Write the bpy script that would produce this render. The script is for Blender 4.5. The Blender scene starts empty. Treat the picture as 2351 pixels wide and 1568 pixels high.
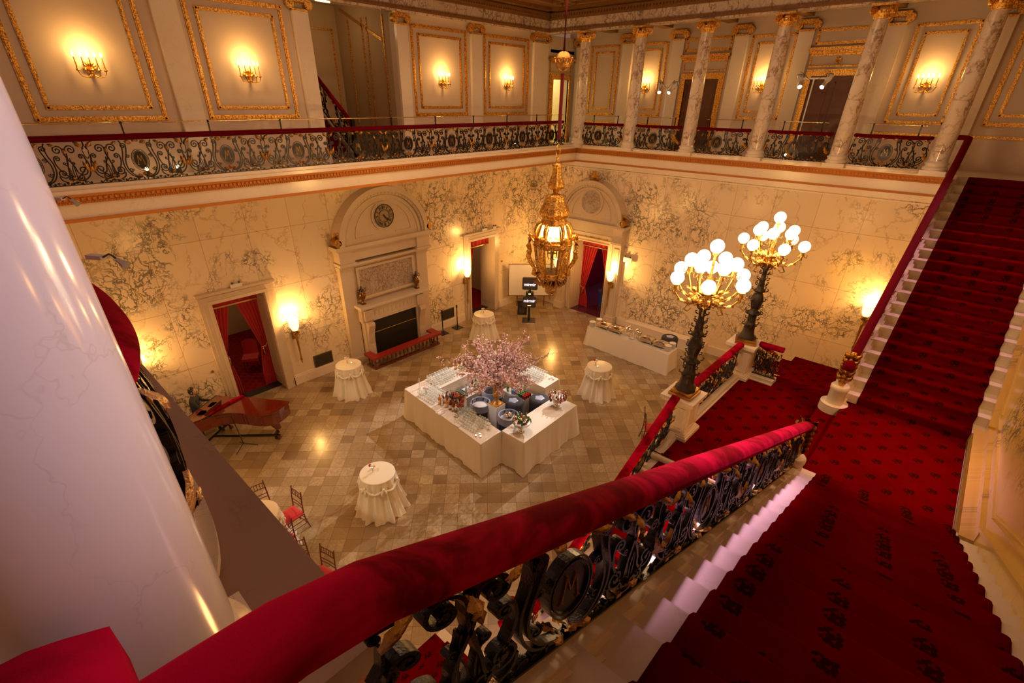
import bpy, math, random
from mathutils import Vector, Matrix
random.seed(7)
PI=math.pi; cos=math.cos; sin=math.sin
sc=bpy.context.scene
COL=sc.collection
# ------------------------------------------------------------ camera, world, exposure
cam_d=bpy.data.cameras.new('camera'); cam=bpy.data.objects.new('camera',cam_d); COL.objects.link(cam)
cam_d.sensor_width=36; cam_d.lens=36*1110.586/2351; cam_d.shift_x=17.614/2351; cam_d.shift_y=75.829/2351
cam_d.clip_start=0.02; cam_d.clip_end=200
def _rot(y,p,r):
    y,p,r=map(math.radians,(y,p,r))
    F=Vector((cos(y)*cos(p),sin(y)*cos(p),-sin(p))); Rt=Vector((sin(y),-cos(y),0)); D=F.cross(Rt)
    return Rt*cos(r)+D*sin(r), -Rt*sin(r)+D*cos(r), F
_R,_D,_F=_rot(42.82,29.493,-0.621)
cam.matrix_world=Matrix(((_R[0],-_D[0],-_F[0],0),(_R[1],-_D[1],-_F[1],0),(_R[2],-_D[2],-_F[2],8),(0,0,0,1)))
sc.camera=cam
world=bpy.data.worlds.new('world'); sc.world=world; world.use_nodes=True
WB=world.node_tree.nodes['Background']; WB.inputs[0].default_value=(0.90,0.44,0.30,1); WB.inputs[1].default_value=0.20
sc.view_settings.view_transform='Standard'; sc.view_settings.look='None'; sc.view_settings.gamma=1
sc.view_settings.use_curve_mapping=False
sc.view_settings.exposure=0.26
sc.cycles.max_bounces=6; sc.cycles.diffuse_bounces=3; sc.cycles.glossy_bounces=3; sc.cycles.transmission_bounces=4
sc.cycles.transparent_max_bounces=10; sc.cycles.sample_clamp_indirect=4; sc.cycles.caustics_reflective=False; sc.cycles.caustics_refractive=False
sc.cycles.use_denoising=True
WARM=(1.0,0.52,0.14); COOL=(1.0,0.86,0.72)
def point(loc,w,color=WARM,r=0.08,name='lamp_light'):
    l=bpy.data.lights.new(name,'POINT'); l.energy=w; l.color=color; l.shadow_soft_size=r
    o=bpy.data.objects.new(name,l); o.location=loc; COL.objects.link(o); return o
def spot(loc,tgt,w,ang,color=COOL,blend=0.3,r=0.04,name='spot_light'):
    l=bpy.data.lights.new(name,'SPOT'); l.energy=w; l.color=color; l.spot_size=math.radians(ang); l.spot_blend=blend; l.shadow_soft_size=r
    o=bpy.data.objects.new(name,l); o.location=loc; COL.objects.link(o)
    o.rotation_euler=(Vector(tgt)-Vector(loc)).to_track_quat('-Z','Y').to_euler(); return o
def area(loc,tgt,w,sx,sy,color,name='area_light'):
    l=bpy.data.lights.new(name,'AREA'); l.energy=w; l.color=color; l.shape='RECTANGLE'; l.size=sx; l.size_y=sy
    o=bpy.data.objects.new(name,l); o.location=loc; COL.objects.link(o)
    o.rotation_euler=(Vector(tgt)-Vector(loc)).to_track_quat('-Z','Y').to_euler(); return o
# spots aimed from galleries and ceiling at bar, buffet and tables
spot((16.6,8.8,8.3),(7.7,8.2,1.0),3000,26,(1,.90,.84),.35)
spot((8.2,8.2,10.7),(8.0,8.2,1.0),650,30,(1,.88,.80),.3)
spot((1.2,11.0,8.4),(8.0,7.8,1.7),900,13,(1,.88,.80),.5)
spot((16.6,4.6,8.3),(8.2,6.4,.95),600,17,(1,.9,.8),.3)
spot((8.4,1.0,10.8),(14.6,7.4,.8),500,24,(1,.85,.68),.5)
for (x,y),p in (((6.25,12.25),(.4,9.95,7.8)),((4.04,7.45),(.2,7.0,7.5)),((11.95,12.16),(15.1,6.6,10.5)),((11.49,6.69),(8.4,10.3,10.5)),((1.8,8.1),(.1,8.0,7.5))): spot(p,(x,y,.8),420,11 if p[2]<9 else 8,(1,.84,.52),.25,.03)
# purple-pink wash from the ceiling over the near gallery and stair head
spot((3.6,-.9,10.0),(-.1,1.0,7.95),330,22,(.95,.78,1),.8,.25,'gallery_wash')
L_=area((3.9,1.15,10.6),(3.9,1.15,0),62,4.4,.3,(.97,.50,.80),'stair_wash'); L_.data.spread=math.radians(18); L_.rotation_euler=(0,0,0)
spot((17.9,-.4,9.9),(12.6,-.4,5.0),1300,32,(1,.42,.5),.7,.15,'far_flight_wash')
for q in ((1.3,4.2,2.7),(1.2,9.6,2.7),(4.4,1.2,2.4)): point(q,75,(1,.52,.16),.3,'near_wall_fill')  # unseen warm fill, added for torches assumed on the near walls
area((8.4,6.4,10.7),(8.4,6.4,0),240,5,5,(1,.56,.30),'ceiling_fill')  # soft fill added overhead, no fixture behind it
point((8.4,-1.15,5.75),30,(1,.45,.08),.08,'wall_torch_light')
spot((8.4,-1.0,6.6),(8.3,.3,3.2),210,70,(1,.5,.2),.8,.1,'landing_light')
# ------------------------------------------------------------ mesh helper
class MB:
    def __init__(s,M=None): s.v=[];s.f=[];s.sm=[];s.uv={};s.M=M
    def add(s,vs,fs,smooth=False,uv=None):
        b=len(s.v); s.v+= [tuple(s.M(Vector(p))) for p in vs] if s.M else [tuple(p) for p in vs]
        for i,f in enumerate(fs):
            if uv: s.uv[len(s.f)]=uv[i]
            s.f.append([b+k for k in f]); s.sm.append(smooth)
        return s
    def box(s,x0,y0,z0,x1,y1,z1):
        return s.add([(x0,y0,z0),(x1,y0,z0),(x1,y1,z0),(x0,y1,z0),(x0,y0,z1),(x1,y0,z1),(x1,y1,z1),(x0,y1,z1)],
          [(0,3,2,1),(4,5,6,7),(0,1,5,4),(1,2,6,5),(2,3,7,6),(3,0,4,7)])
    def prism(s,poly,fn0,fn1):
        n=len(poly); vs=[fn0(p) for p in poly]+[fn1(p) for p in poly]
        return s.add(vs,[tuple(range(n))[::-1],tuple(range(n,2*n))]+[(i,(i+1)%n,n+(i+1)%n,n+i) for i in range(n)])
    def lathe(s,prof,c=(0,0,0),n=24,fr=None,smooth=True,sx=1,sy=1):
        vs=[];fs=[];m=len(prof)
        for i in range(n):
            a=2*PI*i/n
            for r,z in prof:
                rr=r*(fr(a,z) if fr else 1); vs.append((c[0]+rr*cos(a)*sx,c[1]+rr*sin(a)*sy,c[2]+z))
        for i in range(n):
            j=(i+1)%n
            for k in range(m-1): fs.append((i*m+k,j*m+k,j*m+k+1,i*m+k+1))
        s.add(vs,fs,smooth)
        if prof[0][0]>1e-5: s.add([vs[i*m] for i in range(n)],[tuple(range(n))[::-1]])
        if prof[-1][0]>1e-5: s.add([vs[i*m+m-1] for i in range(n)],[tuple(range(n))])
        return s
    def sphere(s,c,r,n=16,m=9,sz=1):
        return s.lathe([(max(r*sin(PI*k/(m-1)),1e-6),-r*sz*cos(PI*k/(m-1))) for k in range(m)],c,n)
    def tube(s,pts,r,n=8,closed=False,sec=None,up=(0,0,1)):
        pts=[Vector(p) for p in pts]; N=len(pts); vs=[];fs=[]; n=len(sec) if sec else n
        for i,p in enumerate(pts):
            a=pts[(i-1)%N] if (closed or i>0) else p; b=pts[(i+1)%N] if (closed or i<N-1) else p
            t=(b-a).normalized(); u=Vector(up); x=t.cross(u)
            if x.length<1e-3: x=t.cross(Vector((1,0,0)))
            x.normalize(); y=x.cross(t)
            rr=r[i] if isinstance(r,(list,tuple)) else r
            for k in range(n):
                if sec: q=sec[k]; vs.append(p+x*q[0]*rr+y*q[1]*rr)
                else: vs.append(p+x*cos(2*PI*k/n)*rr+y*sin(2*PI*k/n)*rr)
        for i in range(N if closed else N-1):
            j=(i+1)%N
            for k in range(n): fs.append((i*n+k,i*n+(k+1)%n,j*n+(k+1)%n,j*n+k))
        s.add(vs,fs,True)
        if not closed: s.add(vs[:n],[tuple(range(n))]); s.add(vs[-n:],[tuple(range(n))[::-1]])
        return s
    def ribbon(s,pts,w,t,fn):
        """2-D path (u,v) -> rectangular bar of in-plane thickness t and depth w; fn(u,v,n) maps to 3-D"""
        N=len(pts); vs=[];fs=[]
        for i in range(N):
            a=pts[max(i-1,0)]; b=pts[min(i+1,N-1)]; dx,dy=b[0]-a[0],b[1]-a[1]; L=math.hypot(dx,dy) or 1; nx,ny=-dy/L*t/2,dx/L*t/2
            p=pts[i]
            for (q,d) in ((1,-w/2),(1,w/2),(-1,w/2),(-1,-w/2)): vs.append(fn(p[0]+nx*q,p[1]+ny*q,d))
        for i in range(N-1):
            for k in range(4): fs.append((i*4+k,i*4+(k+1)%4,i*4+4+(k+1)%4,i*4+4+k))
        fs+= [(3,2,1,0),(N*4-4,N*4-3,N*4-2,N*4-1)]
        return s.add(vs,fs)
    def grid(s,fn,nu,nv,smooth=True,uv=None):
        vs=[fn(i/nu,j/nv) for i in range(nu+1) for j in range(nv+1)]; fs=[];us=[]
        for i in range(nu):
            for j in range(nv):
                a=i*(nv+1)+j; fs.append((a,a+nv+1,a+nv+2,a+1))
                if uv: us.append([uv(i/nu,j/nv),uv((i+1)/nu,j/nv),uv((i+1)/nu,(j+1)/nv),uv(i/nu,(j+1)/nv)])
        return s.add(vs,fs,smooth,us if uv else None)
    def build(s,name,mat,parent=None,loc=None):
        me=bpy.data.meshes.new(name); me.from_pydata(s.v,[],s.f); me.polygons.foreach_set('use_smooth',s.sm)
        if s.uv:
            l=me.uv_layers.new(name='UVMap').data
            for p in me.polygons:
                u=s.uv.get(p.index)
                if u:
                    for k,li in enumerate(p.loop_indices): l[li].uv=u[k]
        me.materials.append(mat); me.update()
        o=bpy.data.objects.new(name,me); COL.objects.link(o)
        if parent: o.parent=parent
        if loc: o.location=loc
        return o
def tag(o,label=None,cat=None,group=None,kind=None):
    if label:o['label']=label
    if cat:o['category']=cat
    if group:o['group']=group
    if kind:o['kind']=kind
    return o
def thing(name,label,cat,loc=(0,0,0),rz=0,group=None,kind='thing'):
    o=bpy.data.objects.new(name,None); COL.objects.link(o); o.location=loc; o.rotation_euler=(0,0,rz); o.empty_display_size=.1
    return tag(o,label,cat,group,kind)
def struct(name,mb,m): return tag(mb.build(name,m),kind='structure')
def dup(root,loc=None,rz=None,label=None,group=None,scale=None):
    kids={}
    for o in list(bpy.data.objects):
        if o.parent: kids.setdefault(o.parent.name,[]).append(o)
    def cp(o,par):
        c=o.copy(); COL.objects.link(c)
        if par: c.parent=par; c.matrix_parent_inverse=o.matrix_parent_inverse.copy()
        for k in kids.get(o.name,[]): cp(k,c)
        return c
    r=cp(root,None)
    if loc is not None:r.location=loc
    if rz is not None:r.rotation_euler=(0,0,rz)
    if scale: r.scale=(scale,)*3 if not isinstance(scale,tuple) else scale
    if label:r['label']=label
    if group:r['group']=group
    return r
# ------------------------------------------------------------ materials
class G:
    def __init__(s,name):
        s.m=bpy.data.materials.new(name); s.m.use_nodes=True; s.t=s.m.node_tree; s.n=s.t.nodes; s.b=s.n['Principled BSDF']
    def new(s,ty,**k):
        n=s.n.new(ty)
        for a,b in k.items(): setattr(n,a,b)
        return n
    def put(s,inp,v):
        if hasattr(v,'is_output'): s.t.links.new(v,inp)
        else: inp.default_value=v
    def math(s,op,a,b=0.0,c=0.0):
        n=s.new('ShaderNodeMath',operation=op); s.put(n.inputs[0],a); s.put(n.inputs[1],b); s.put(n.inputs[2],c); return n.outputs[0]
    def noise(s,vec,scale,detail=4,rough=.5,dist=0.,col=False):
        n=s.new('ShaderNodeTexNoise'); s.put(n.inputs['Vector'],vec); n.inputs['Scale'].default_value=scale; n.inputs['Detail'].default_value=detail
        n.inputs['Roughness'].default_value=rough; n.inputs['Distortion'].default_value=dist; return n.outputs['Color' if col else 'Fac']
    def ramp(s,fac,stops,interp='LINEAR'):
        n=s.new('ShaderNodeValToRGB'); s.put(n.inputs[0],fac); cr=n.color_ramp; cr.interpolation=interp
        while len(cr.elements)<len(stops): cr.elements.new(.5)
        for e,(p,c) in zip(cr.elements,stops): e.position=p; e.color=c if len(c)==4 else (*c,1)
        return n.outputs[0]
    def mix(s,f,a,b,mode='MIX'):
        n=s.new('ShaderNodeMix',data_type='RGBA',blend_type=mode); s.put(n.inputs[0],f)
        for i,v in ((6,a),(7,b)):
            if isinstance(v,tuple) and len(v)==3: v=(*v,1)
            s.put(n.inputs[i],v)
        return n.outputs[2]
    def obj(s): return s.new('ShaderNodeTexCoord').outputs['Object']
    def uv(s): return s.new('ShaderNodeTexCoord').outputs['UV']
    def mapv(s,vec,loc=(0,0,0),rot=(0,0,0),sca=(1,1,1)):
        n=s.new('ShaderNodeMapping'); s.put(n.inputs[0],vec); n.inputs[1].default_value=loc; n.inputs[2].default_value=rot; n.inputs[3].default_value=sca; return n.outputs[0]
    def bump(s,h,strength=.3,dist=.01):
        n=s.new('ShaderNodeBump'); n.inputs['Strength'].default_value=strength; n.inputs['Distance'].default_value=dist; s.put(n.inputs['Height'],h)
        s.t.links.new(n.outputs[0],s.b.inputs['Normal'])
    def set(s,color=None,rough=.5,metal=0.,**k):
        if color is not None:
            if isinstance(color,tuple) and len(color)==3: color=(*color,1)
            s.put(s.b.inputs['Base Color'],color)
        s.put(s.b.inputs['Roughness'],rough); s.put(s.b.inputs['Metallic'],metal)
        for a,v in k.items():
            a=a.replace('_',' ')
            if isinstance(v,tuple) and len(v)==3: v=(*v,1)
            s.put(s.b.inputs[a],v)
        return s.m
def simple(name,color,rough=.5,metal=0.,nz=0.06,ns=20.,bump=0.,**k):
    g=G(name); o=g.obj(); f=g.noise(o,ns,3)
    c=g.mix(f,tuple(max(0,x*(1-nz)) for x in color),tuple(min(1,x*(1+nz)) for x in color))
    if bump: g.bump(g.noise(o,ns*2,3),bump,.01)
    return g.set(c,rough,metal,**k)
def emis(name,color,st,base=(.8,.8,.8)):
    g=G(name); return g.set(base,.4,0,Emission_Color=color,Emission_Strength=st)
def marble(name,base,vein,dens=.5,scale=1.0,slab=None,rough=.18,warmv=(.45,.25,.10),vw=.035,flat=False,amount=1.,stain=.25,two=False):
    g=G(name); o=g.obj()
    if flat:
        sp=g.new('ShaderNodeSeparateXYZ'); g.put(sp.inputs[0],o); cb=g.new('ShaderNodeCombineXYZ')
        g.put(cb.inputs[0],g.math('ADD',sp.outputs[0],sp.outputs[1])); g.put(cb.inputs[1],sp.outputs[2]); p=cb.outputs[0]
    else: p=o
    w=g.noise(p,1.3*scale,5,.6,0,True)
    dv=g.new('ShaderNodeVectorMath',operation='MULTIPLY_ADD'); g.put(dv.inputs[0],w); dv.inputs[1].default_value=(.9/scale,)*3; g.put(dv.inputs[2],p)
    w2=g.noise(p,9*scale,3,.6,0,True)
    dv2=g.new('ShaderNodeVectorMath',operation='MULTIPLY_ADD'); g.put(dv2.inputs[0],w2); dv2.inputs[1].default_value=(.10/scale,)*3; g.put(dv2.inputs[2],dv.outputs[0])
    def vor(sca,wd):
        v=g.new('ShaderNodeTexVoronoi',feature='DISTANCE_TO_EDGE'); g.put(v.inputs['Vector'],g.mapv(dv2.outputs[0],sca=(1.,.55,1.) if flat else (1,1,.5))); v.inputs['Scale'].default_value=sca
        return g.ramp(v.outputs['Distance'],[(0,(1,1,1)),(wd*.35,(.75,)*3),(wd,(0,0,0))])
    mask=g.ramp(g.noise(p,.75*scale,3,.6),[(.5-.12*dens,(0,0,0)),(.62-.1*dens,(1,1,1))])
    m2=g.ramp(g.noise(p,3.1*scale,3,.6),[(.38,(0,0,0)),(.6,(1,1,1))])
    v=g.math('ADD',g.math('MULTIPLY',vor(2.6*scale,vw),m2),g.math('MULTIPLY',vor(6.*scale,vw*1.9),mask)); v=g.math('MINIMUM',g.math('MULTIPLY',v,amount),1.)
    cl=g.noise(p,.6*scale,4,.6)
    b=g.mix(g.ramp(cl,[(.35,(0,0,0)),(.7,(1,1,1))]),base,tuple(x*(1-stain*(.4+.6*i/2)) for i,x in enumerate(base)))
    vc=g.mix(g.noise(p,2.*scale,2),vein,warmv)
    c=g.mix(g.math('MULTIPLY',v,.85),b,vc)
    if two:
        v1=g.math('MULTIPLY',vor(1.9*scale,vw*.9),g.math('MULTIPLY',m2,.55)); hv=g.ramp(g.noise(p,.55*scale,4,.7,.4),[(.50,(0,0,0)),(.58,(1,1,1))])
        v2=g.math('MULTIPLY',g.math('MAXIMUM',vor(4.6*scale,vw*2.0),vor(9.*scale,vw*2.2)),hv); c=g.mix(g.math('MULTIPLY',g.math('MINIMUM',v2,1.),.9),g.mix(v1,b,warmv),vein)
    if slab:
        br=g.new('ShaderNodeTexBrick'); g.put(br.inputs['Vector'],p); br.offset=0.0; br.inputs['Scale'].default_value=1
        br.inputs['Mortar Size'].default_value=.006; br.inputs['Brick Width'].default_value=slab[0]; br.inputs['Row Height'].default_value=slab[1]; br.inputs['Mortar Smooth'].default_value=.2
        br.inputs['Color1'].default_value=(1,1,1,1); br.inputs['Color2'].default_value=(.9,.9,.88,1); br.inputs['Mortar'].default_value=(.55,.45,.36,1)
        c=g.mix(1.0,c,br.outputs['Color'],'MULTIPLY')
    return g.set(c,rough,0,Specular_IOR_Level=.5)
M={}
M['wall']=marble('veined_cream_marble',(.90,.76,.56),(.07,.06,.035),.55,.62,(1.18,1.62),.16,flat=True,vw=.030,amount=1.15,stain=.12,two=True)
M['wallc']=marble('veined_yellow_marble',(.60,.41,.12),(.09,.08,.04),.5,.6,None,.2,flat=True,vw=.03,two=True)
M['white']=marble('white_marble',(.88,.78,.66),(.35,.30,.28),.0,1.2,None,.22,vw=.012,amount=.35,stain=.12)
M['mantel']=marble('aged_cream_marble',(.66,.56,.44),(.3,.22,.15),.0,1.2,None,.3,vw=.012,amount=.35,stain=.25)
M['nearcol']=marble('grey_veined_white_marble',(.86,.82,.80),(.38,.32,.34),-.4,1.6,None,.12,vw=.010,amount=.22,stain=.08)
M['colm']=marble('purple_veined_marble',(.84,.74,.64),(.09,.06,.10),.45,1.1,None,.14,vw=.055,amount=1.,stain=.3)
M['step']=marble('stair_marble',(.72,.64,.56),(.4,.32,.26),.0,1.4,None,.3,vw=.01,amount=.3,stain=.2)
M['plaster']=simple('cream_plaster',(.72,.58,.46),.55,0,.04,3.)
M['plasterw']=simple('white_plaster',(.76,.66,.56),.5,0,.04,5.)
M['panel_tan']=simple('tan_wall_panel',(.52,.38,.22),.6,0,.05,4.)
g=G('gilding'); o_=g.obj(); f_=g.ramp(g.noise(o_,34,3,.6),[(.38,(0,0,0)),(.56,(1,1,1))]); M['gold']=g.set(g.mix(f_,(.40,.17,.02),(1.,.62,.16)),.30,1.); g.bump(g.noise(o_,60,3),.7,.012)  # dark noise patches paint shaded crevices into the gilt colour
M['goldd']=simple('antique_gilt',(.50,.27,.07),.35,1.,.25,30.,.6)
M['ochre']=simple('gilded_ochre_cornice',(.60,.22,.035),.42,.35,.15,70.,.6)
M['iron']=simple('black_wrought_iron',(.010,.009,.011),.26,.15,.2,60.,.15)
M['brass']=simple('polished_brass',(.80,.58,.22),.18,1.,.05,30.)
M['chrome']=simple('polished_steel',(.78,.76,.73),.12,1.,.03,30.)
M['black']=simple('black_plastic',(.02,.02,.02),.4,0,.1,30.)
M['blackc']=simple('black_stretch_cloth',(.035,.035,.045),.8,0,.2,30.,.2)
M['wood']=simple('dark_mahogany',(.13,.03,.012),.15,0,.35,12.,Coat_Weight=.6,Coat_Roughness=.08)
M['woodred']=simple('polished_red_mahogany',(.13,.016,.006),.12,0,.3,6.,Coat_Weight=1.,Coat_Roughness=.05)
M['door']=simple('brown_wooden_door',(.14,.045,.015),.3,0,.3,8.)
M['linen']=simple('ivory_linen',(.80,.74,.64),.75,0,.03,40.,.05)
M['satin']=simple('ivory_satin',(.84,.76,.62),.38,0,.03,8.,Sheen_Weight=.4)
M['paint_white']=simple('white_painted_board',(.85,.82,.80),.5,0,.02,10.)
M['grey']=simple('dark_grey_metal',(.10,.09,.09),.4,.6,.1,30.)
M['curtain']=simple('crimson_curtain',(.52,.010,.018),.7,0,.12,30.,Sheen_Weight=.3)
M['bronze']=simple('dark_bronze',(.055,.045,.040),.32,.75,.3,40.,.6)
M['lead']=simple('fireplace_black_screen',(.018,.016,.015),.3,.3,.3,8.)
M['ceil']=simple('dark_gilt_ceiling',(.28,.14,.045),.5,.3,.3,10.,.5)
M['bone']=simple('white_china',(.85,.82,.78),.25,0,.02,10.)
M['teal']=simple('brown_leather',(.10,.035,.02),.4)
g=G('crimson_velvet'); o=g.obj(); f=g.noise(o,2.2,4,.65,.8)
M['velvet']=g.set(g.mix(g.ramp(f,[(.42,(0,0,0)),(.62,(1,1,1))]),(.13,.0006,.004),(.46,.002,.032)),.9,0,Sheen_Weight=.18,Sheen_Tint=(1,.02,.12),Sheen_Roughness=.35,Specular_IOR_Level=.03); g.bump(g.noise(o,260,2),.25,.003)
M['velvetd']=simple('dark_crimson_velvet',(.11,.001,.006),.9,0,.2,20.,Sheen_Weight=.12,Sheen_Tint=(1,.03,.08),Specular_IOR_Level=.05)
# floor: 45 degree tiles
g=G('stone_floor_tiles'); o=g.mapv(g.obj(),rot=(0,0,PI/4),loc=(.13,.05,0),sca=(1/.328,)*3)
fl=g.new('ShaderNodeVectorMath',operation='FLOOR'); g.put(fl.inputs[0],o)
wn=g.new('ShaderNodeTexWhiteNoise',noise_dimensions='2D'); g.put(wn.inputs['Vector'],fl.outputs[0])
fr=g.new('ShaderNodeVectorMath',operation='FRACTION'); g.put(fr.inputs[0],o)
sp=g.new('ShaderNodeSeparateXYZ'); g.put(sp.inputs[0],fr.outputs[0])
ex=g.math('MINIMUM',g.math('MINIMUM',sp.outputs[0],g.math('SUBTRACT',1.,sp.outputs[0])),g.math('MINIMUM',sp.outputs[1],g.math('SUBTRACT',1.,sp.outputs[1])))
line=g.math('LESS_THAN',ex,.012)
big=g.noise(o,.35,2)
sh=g.math('ADD',g.math('MULTIPLY',wn.outputs['Value'],.75),g.math('MULTIPLY',big,.35))
of=g.new('ShaderNodeVectorMath',operation='MULTIPLY_ADD'); g.put(of.inputs[0],wn.outputs['Color']); of.inputs[1].default_value=(7,7,7); g.put(of.inputs[2],o)
vn=g.noise(of.outputs[0],1.6,6,.65,1.6)
c=g.ramp(sh,[(.12,(.21,.14,.07)),(.35,(.36,.26,.14)),(.65,(.43,.33,.19)),(.95,(.54,.43,.28))])
c=g.mix(g.ramp(vn,[(.42,(0,0,0)),(.5,(.55,)*3),(.56,(0,0,0))]),c,(.28,.2,.11))
c=g.mix(line,c,(.20,.13,.07))
M['floor']=g.set(c,g.ramp(vn,[(0,(.14,)*3),(1,(.3,)*3)]),0,Specular_IOR_Level=.55)
# red carpet with palmette motif, UV in metres
def carpet(name,ca,cb,per=.465,dark=(.012,.006,.004)):
    g=G(name); uv=g.uv(); sp=g.new('ShaderNodeSeparateXYZ'); g.put(sp.inputs[0],uv)
    def cell(ox,oy):
        u=g.math('SUBTRACT',g.math('FRACT',g.math('ADD',g.math('DIVIDE',sp.outputs[0],per),ox)),.5)
        v=g.math('SUBTRACT',g.math('FRACT',g.math('ADD',g.math('DIVIDE',sp.outputs[1],per),oy)),.5)
        u=g.math('MULTIPLY',u,per); v=g.math('MULTIPLY',v,per)
        a=g.math('MULTIPLY',g.math('ADD',u,v),.7071); b=g.math('MULTIPLY',g.math('SUBTRACT',u,v),.7071); r=None
        for (x,y,rx,ry) in ((0,.0,.030,.022),(.038,.018,.022,.017),(-.038,.018,.022,.017),(.02,.042,.015,.020),(-.02,.042,.015,.020),(0,.058,.012,.02),(.0,-.034,.009,.03),(.026,-.046,.022,.012),(-.026,-.046,.022,.012),(.052,-.01,.012,.012),(-.052,-.01,.012,.012)):
            d=g.math('ADD',g.math('POWER',g.math('DIVIDE',g.math('SUBTRACT',a,x),rx),2.),g.math('POWER',g.math('DIVIDE',g.math('SUBTRACT',b,y),ry),2.))
            r=d if r is None else g.math('MINIMUM',r,d)
        return r
    d=g.math('MINIMUM',cell(0,0),cell(.5,.5)); d=g.math('ADD',d,g.math('MULTIPLY',g.math('SUBTRACT',g.noise(uv,70,2),.5),1.1))
    f=g.math('MULTIPLY',g.math('LESS_THAN',d,1.),.82)
    base=g.mix(g.noise(uv,1.6,3,.6),ca,cb)
    m=g.set(g.mix(f,base,(*dark,1)),1.,0,Sheen_Weight=.0,Specular_IOR_Level=.0); g.bump(g.noise(uv,220,2),.3,.004); return m
M['carpet']=carpet('red_motif_carpet',(.06,.0003,.0005),(.17,.0005,.001),dark=(.010,.0045,.001))
M['carpet_room']=carpet('red_room_carpet',(.22,.008,.01),(.28,.012,.012),.3,(.05,.03,.02))
M['goldp']=simple('pale_bronze_gilding',(.55,.36,.20),.38,.9,.3,40.,.6)
M['globe']=emis('lit_milk_glass_globe',(1,.84,.52,1),4.)
M['ledge']=marble('brown_pink_marble',(.42,.29,.24),(.2,.1,.08),.0,1.2,None,.25,vw=.02,amount=.5,stain=.3)
M['flame']=emis('lit_candle_bulb',(1,.70,.30,1),14.)
M['shade']=emis('lit_frosted_shade',(1,.58,.20,1),3.2)
M['lens']=emis('lit_spot_lens',(.85,1,.95,1),14.)
M['screen']=emis('lit_screen',(.85,.85,1,1),1.0)
M['glow']=emis('lit_room_wall',(1,.72,.42,1),.55)
def glassy(name,tint,alpha=.25,rough=.03):
    m=bpy.data.materials.new(name); m.use_nodes=True; t=m.node_tree; t.nodes.clear()
    o=t.nodes.new('ShaderNodeOutputMaterial'); mx=t.nodes.new('ShaderNodeMixShader'); tr=t.nodes.new('ShaderNodeBsdfTransparent'); gl=t.nodes.new('ShaderNodeBsdfPrincipled')
    gl.inputs['Base Color'].default_value=(*tint,1); gl.inputs['Roughness'].default_value=rough; tr.inputs[0].default_value=(*[min(1,.6+x*.45) for x in tint],1)
    fr=t.nodes.new('ShaderNodeLayerWeight'); fr.inputs[0].default_value=.35; ma=t.nodes.new('ShaderNodeMath'); ma.operation='ADD'; ma.inputs[1].default_value=alpha; ma.use_clamp=True
    t.links.new(fr.outputs['Facing'],ma.inputs[0]); t.links.new(ma.outputs[0],mx.inputs[0]); t.links.new(tr.outputs[0],mx.inputs[1]); t.links.new(gl.outputs[0],mx.inputs[2]); t.links.new(mx.outputs[0],o.inputs[0]); return m
M['glass']=glassy('clear_glass',(.85,.9,.9),.12)
M['pane']=glassy('lantern_glass',(.75,.8,.6),.06)
M['bag']=glassy('blue_clear_bag',(.62,.66,.86),.30,.35)
for k,c in {'amber':(.25,.06,.01),'green':(.02,.22,.06),'red':(.45,.02,.02),'clear':(.75,.8,.82),'brown':(.08,.025,.01),'blue':(.12,.25,.55),'orange':(.75,.22,.02)}.items():
    M['b_'+k]=simple(k+'_bottle_glass',c,.08,0,.05,20.,Coat_Weight=.5)
M['pink']=simple('pink_blossom',(.95,.58,.58),.6,0,.25,9.)
M['leafy']=simple('young_olive_leaf',(.40,.28,.08),.6,0,.3,30.)
M['twig']=simple('brown_twig',(.10,.055,.03),.7)
M['skin']=simple('skin',(.5,.3,.2),.5)
M['binblue']=simple('blue_plastic',(.04,.08,.45),.4)
# ============================================================ ROOM SHELL
YW,YU,YA,XB,ZG,XK,YC=13.97,13.57,11.91,16.77,6.5,18.5,-1.42
ZL,RISE,RUN=3.257,.1544,.344
XN,XF=6.949,9.807
m=MB(); m.box(-3,-1.42,-.2,19,14.4,0); struct('floor',m,M['floor'])
# lower left wall with two door openings
m=MB(); T=.75
for a,b,z0,z1 in ((-3,3.52,0,6.1),(3.52,4.95,3.23,6.1),(4.95,12.93,0,6.1),(12.93,14.32,3.22,6.1),(14.32,19,0,6.1)): m.box(a,YW,z0,b,YW+.3,z1)
struct('wall_left',m,M['wall'])
m=MB()
for a,b,z0,z1 in ((-1.42,9.95,0,6.4),(9.95,11.62,3.1,6.4),(11.62,13.97,0,6.4)): m.box(XB,a,z0,XB+.3,b,z1)
struct('wall_far',m,M['wall'])
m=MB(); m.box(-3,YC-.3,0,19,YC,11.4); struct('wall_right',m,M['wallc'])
# upper walls
m=MB()
for a,b,z0,z1 in ((-3,7.36,ZG,10.12),(9.97,17.15,ZG,10.12),(17.15,18.15,8.75,10.12),(18.15,18.5,ZG,10.12)): m.box(a,YU,z0,b,YU+.25,z1)
struct('wall_left_upper',m,M['plaster'])
m=MB(); m.box(XK,YC,ZG,XK+.25,YU+.25,10.6); struct('wall_far_upper',m,M['plaster'])
# gallery slabs
m=MB(); m.box(-3,YA,6.06,19,YU,ZG); m.box(XB,YC,6.06,XK,YA,ZG); m.box(-3,.80,6.06,.06,YA,ZG); m.box(-3,YC,6.06,.0,.80,ZG)
struct('floor_gallery',m,M['step'])
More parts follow.
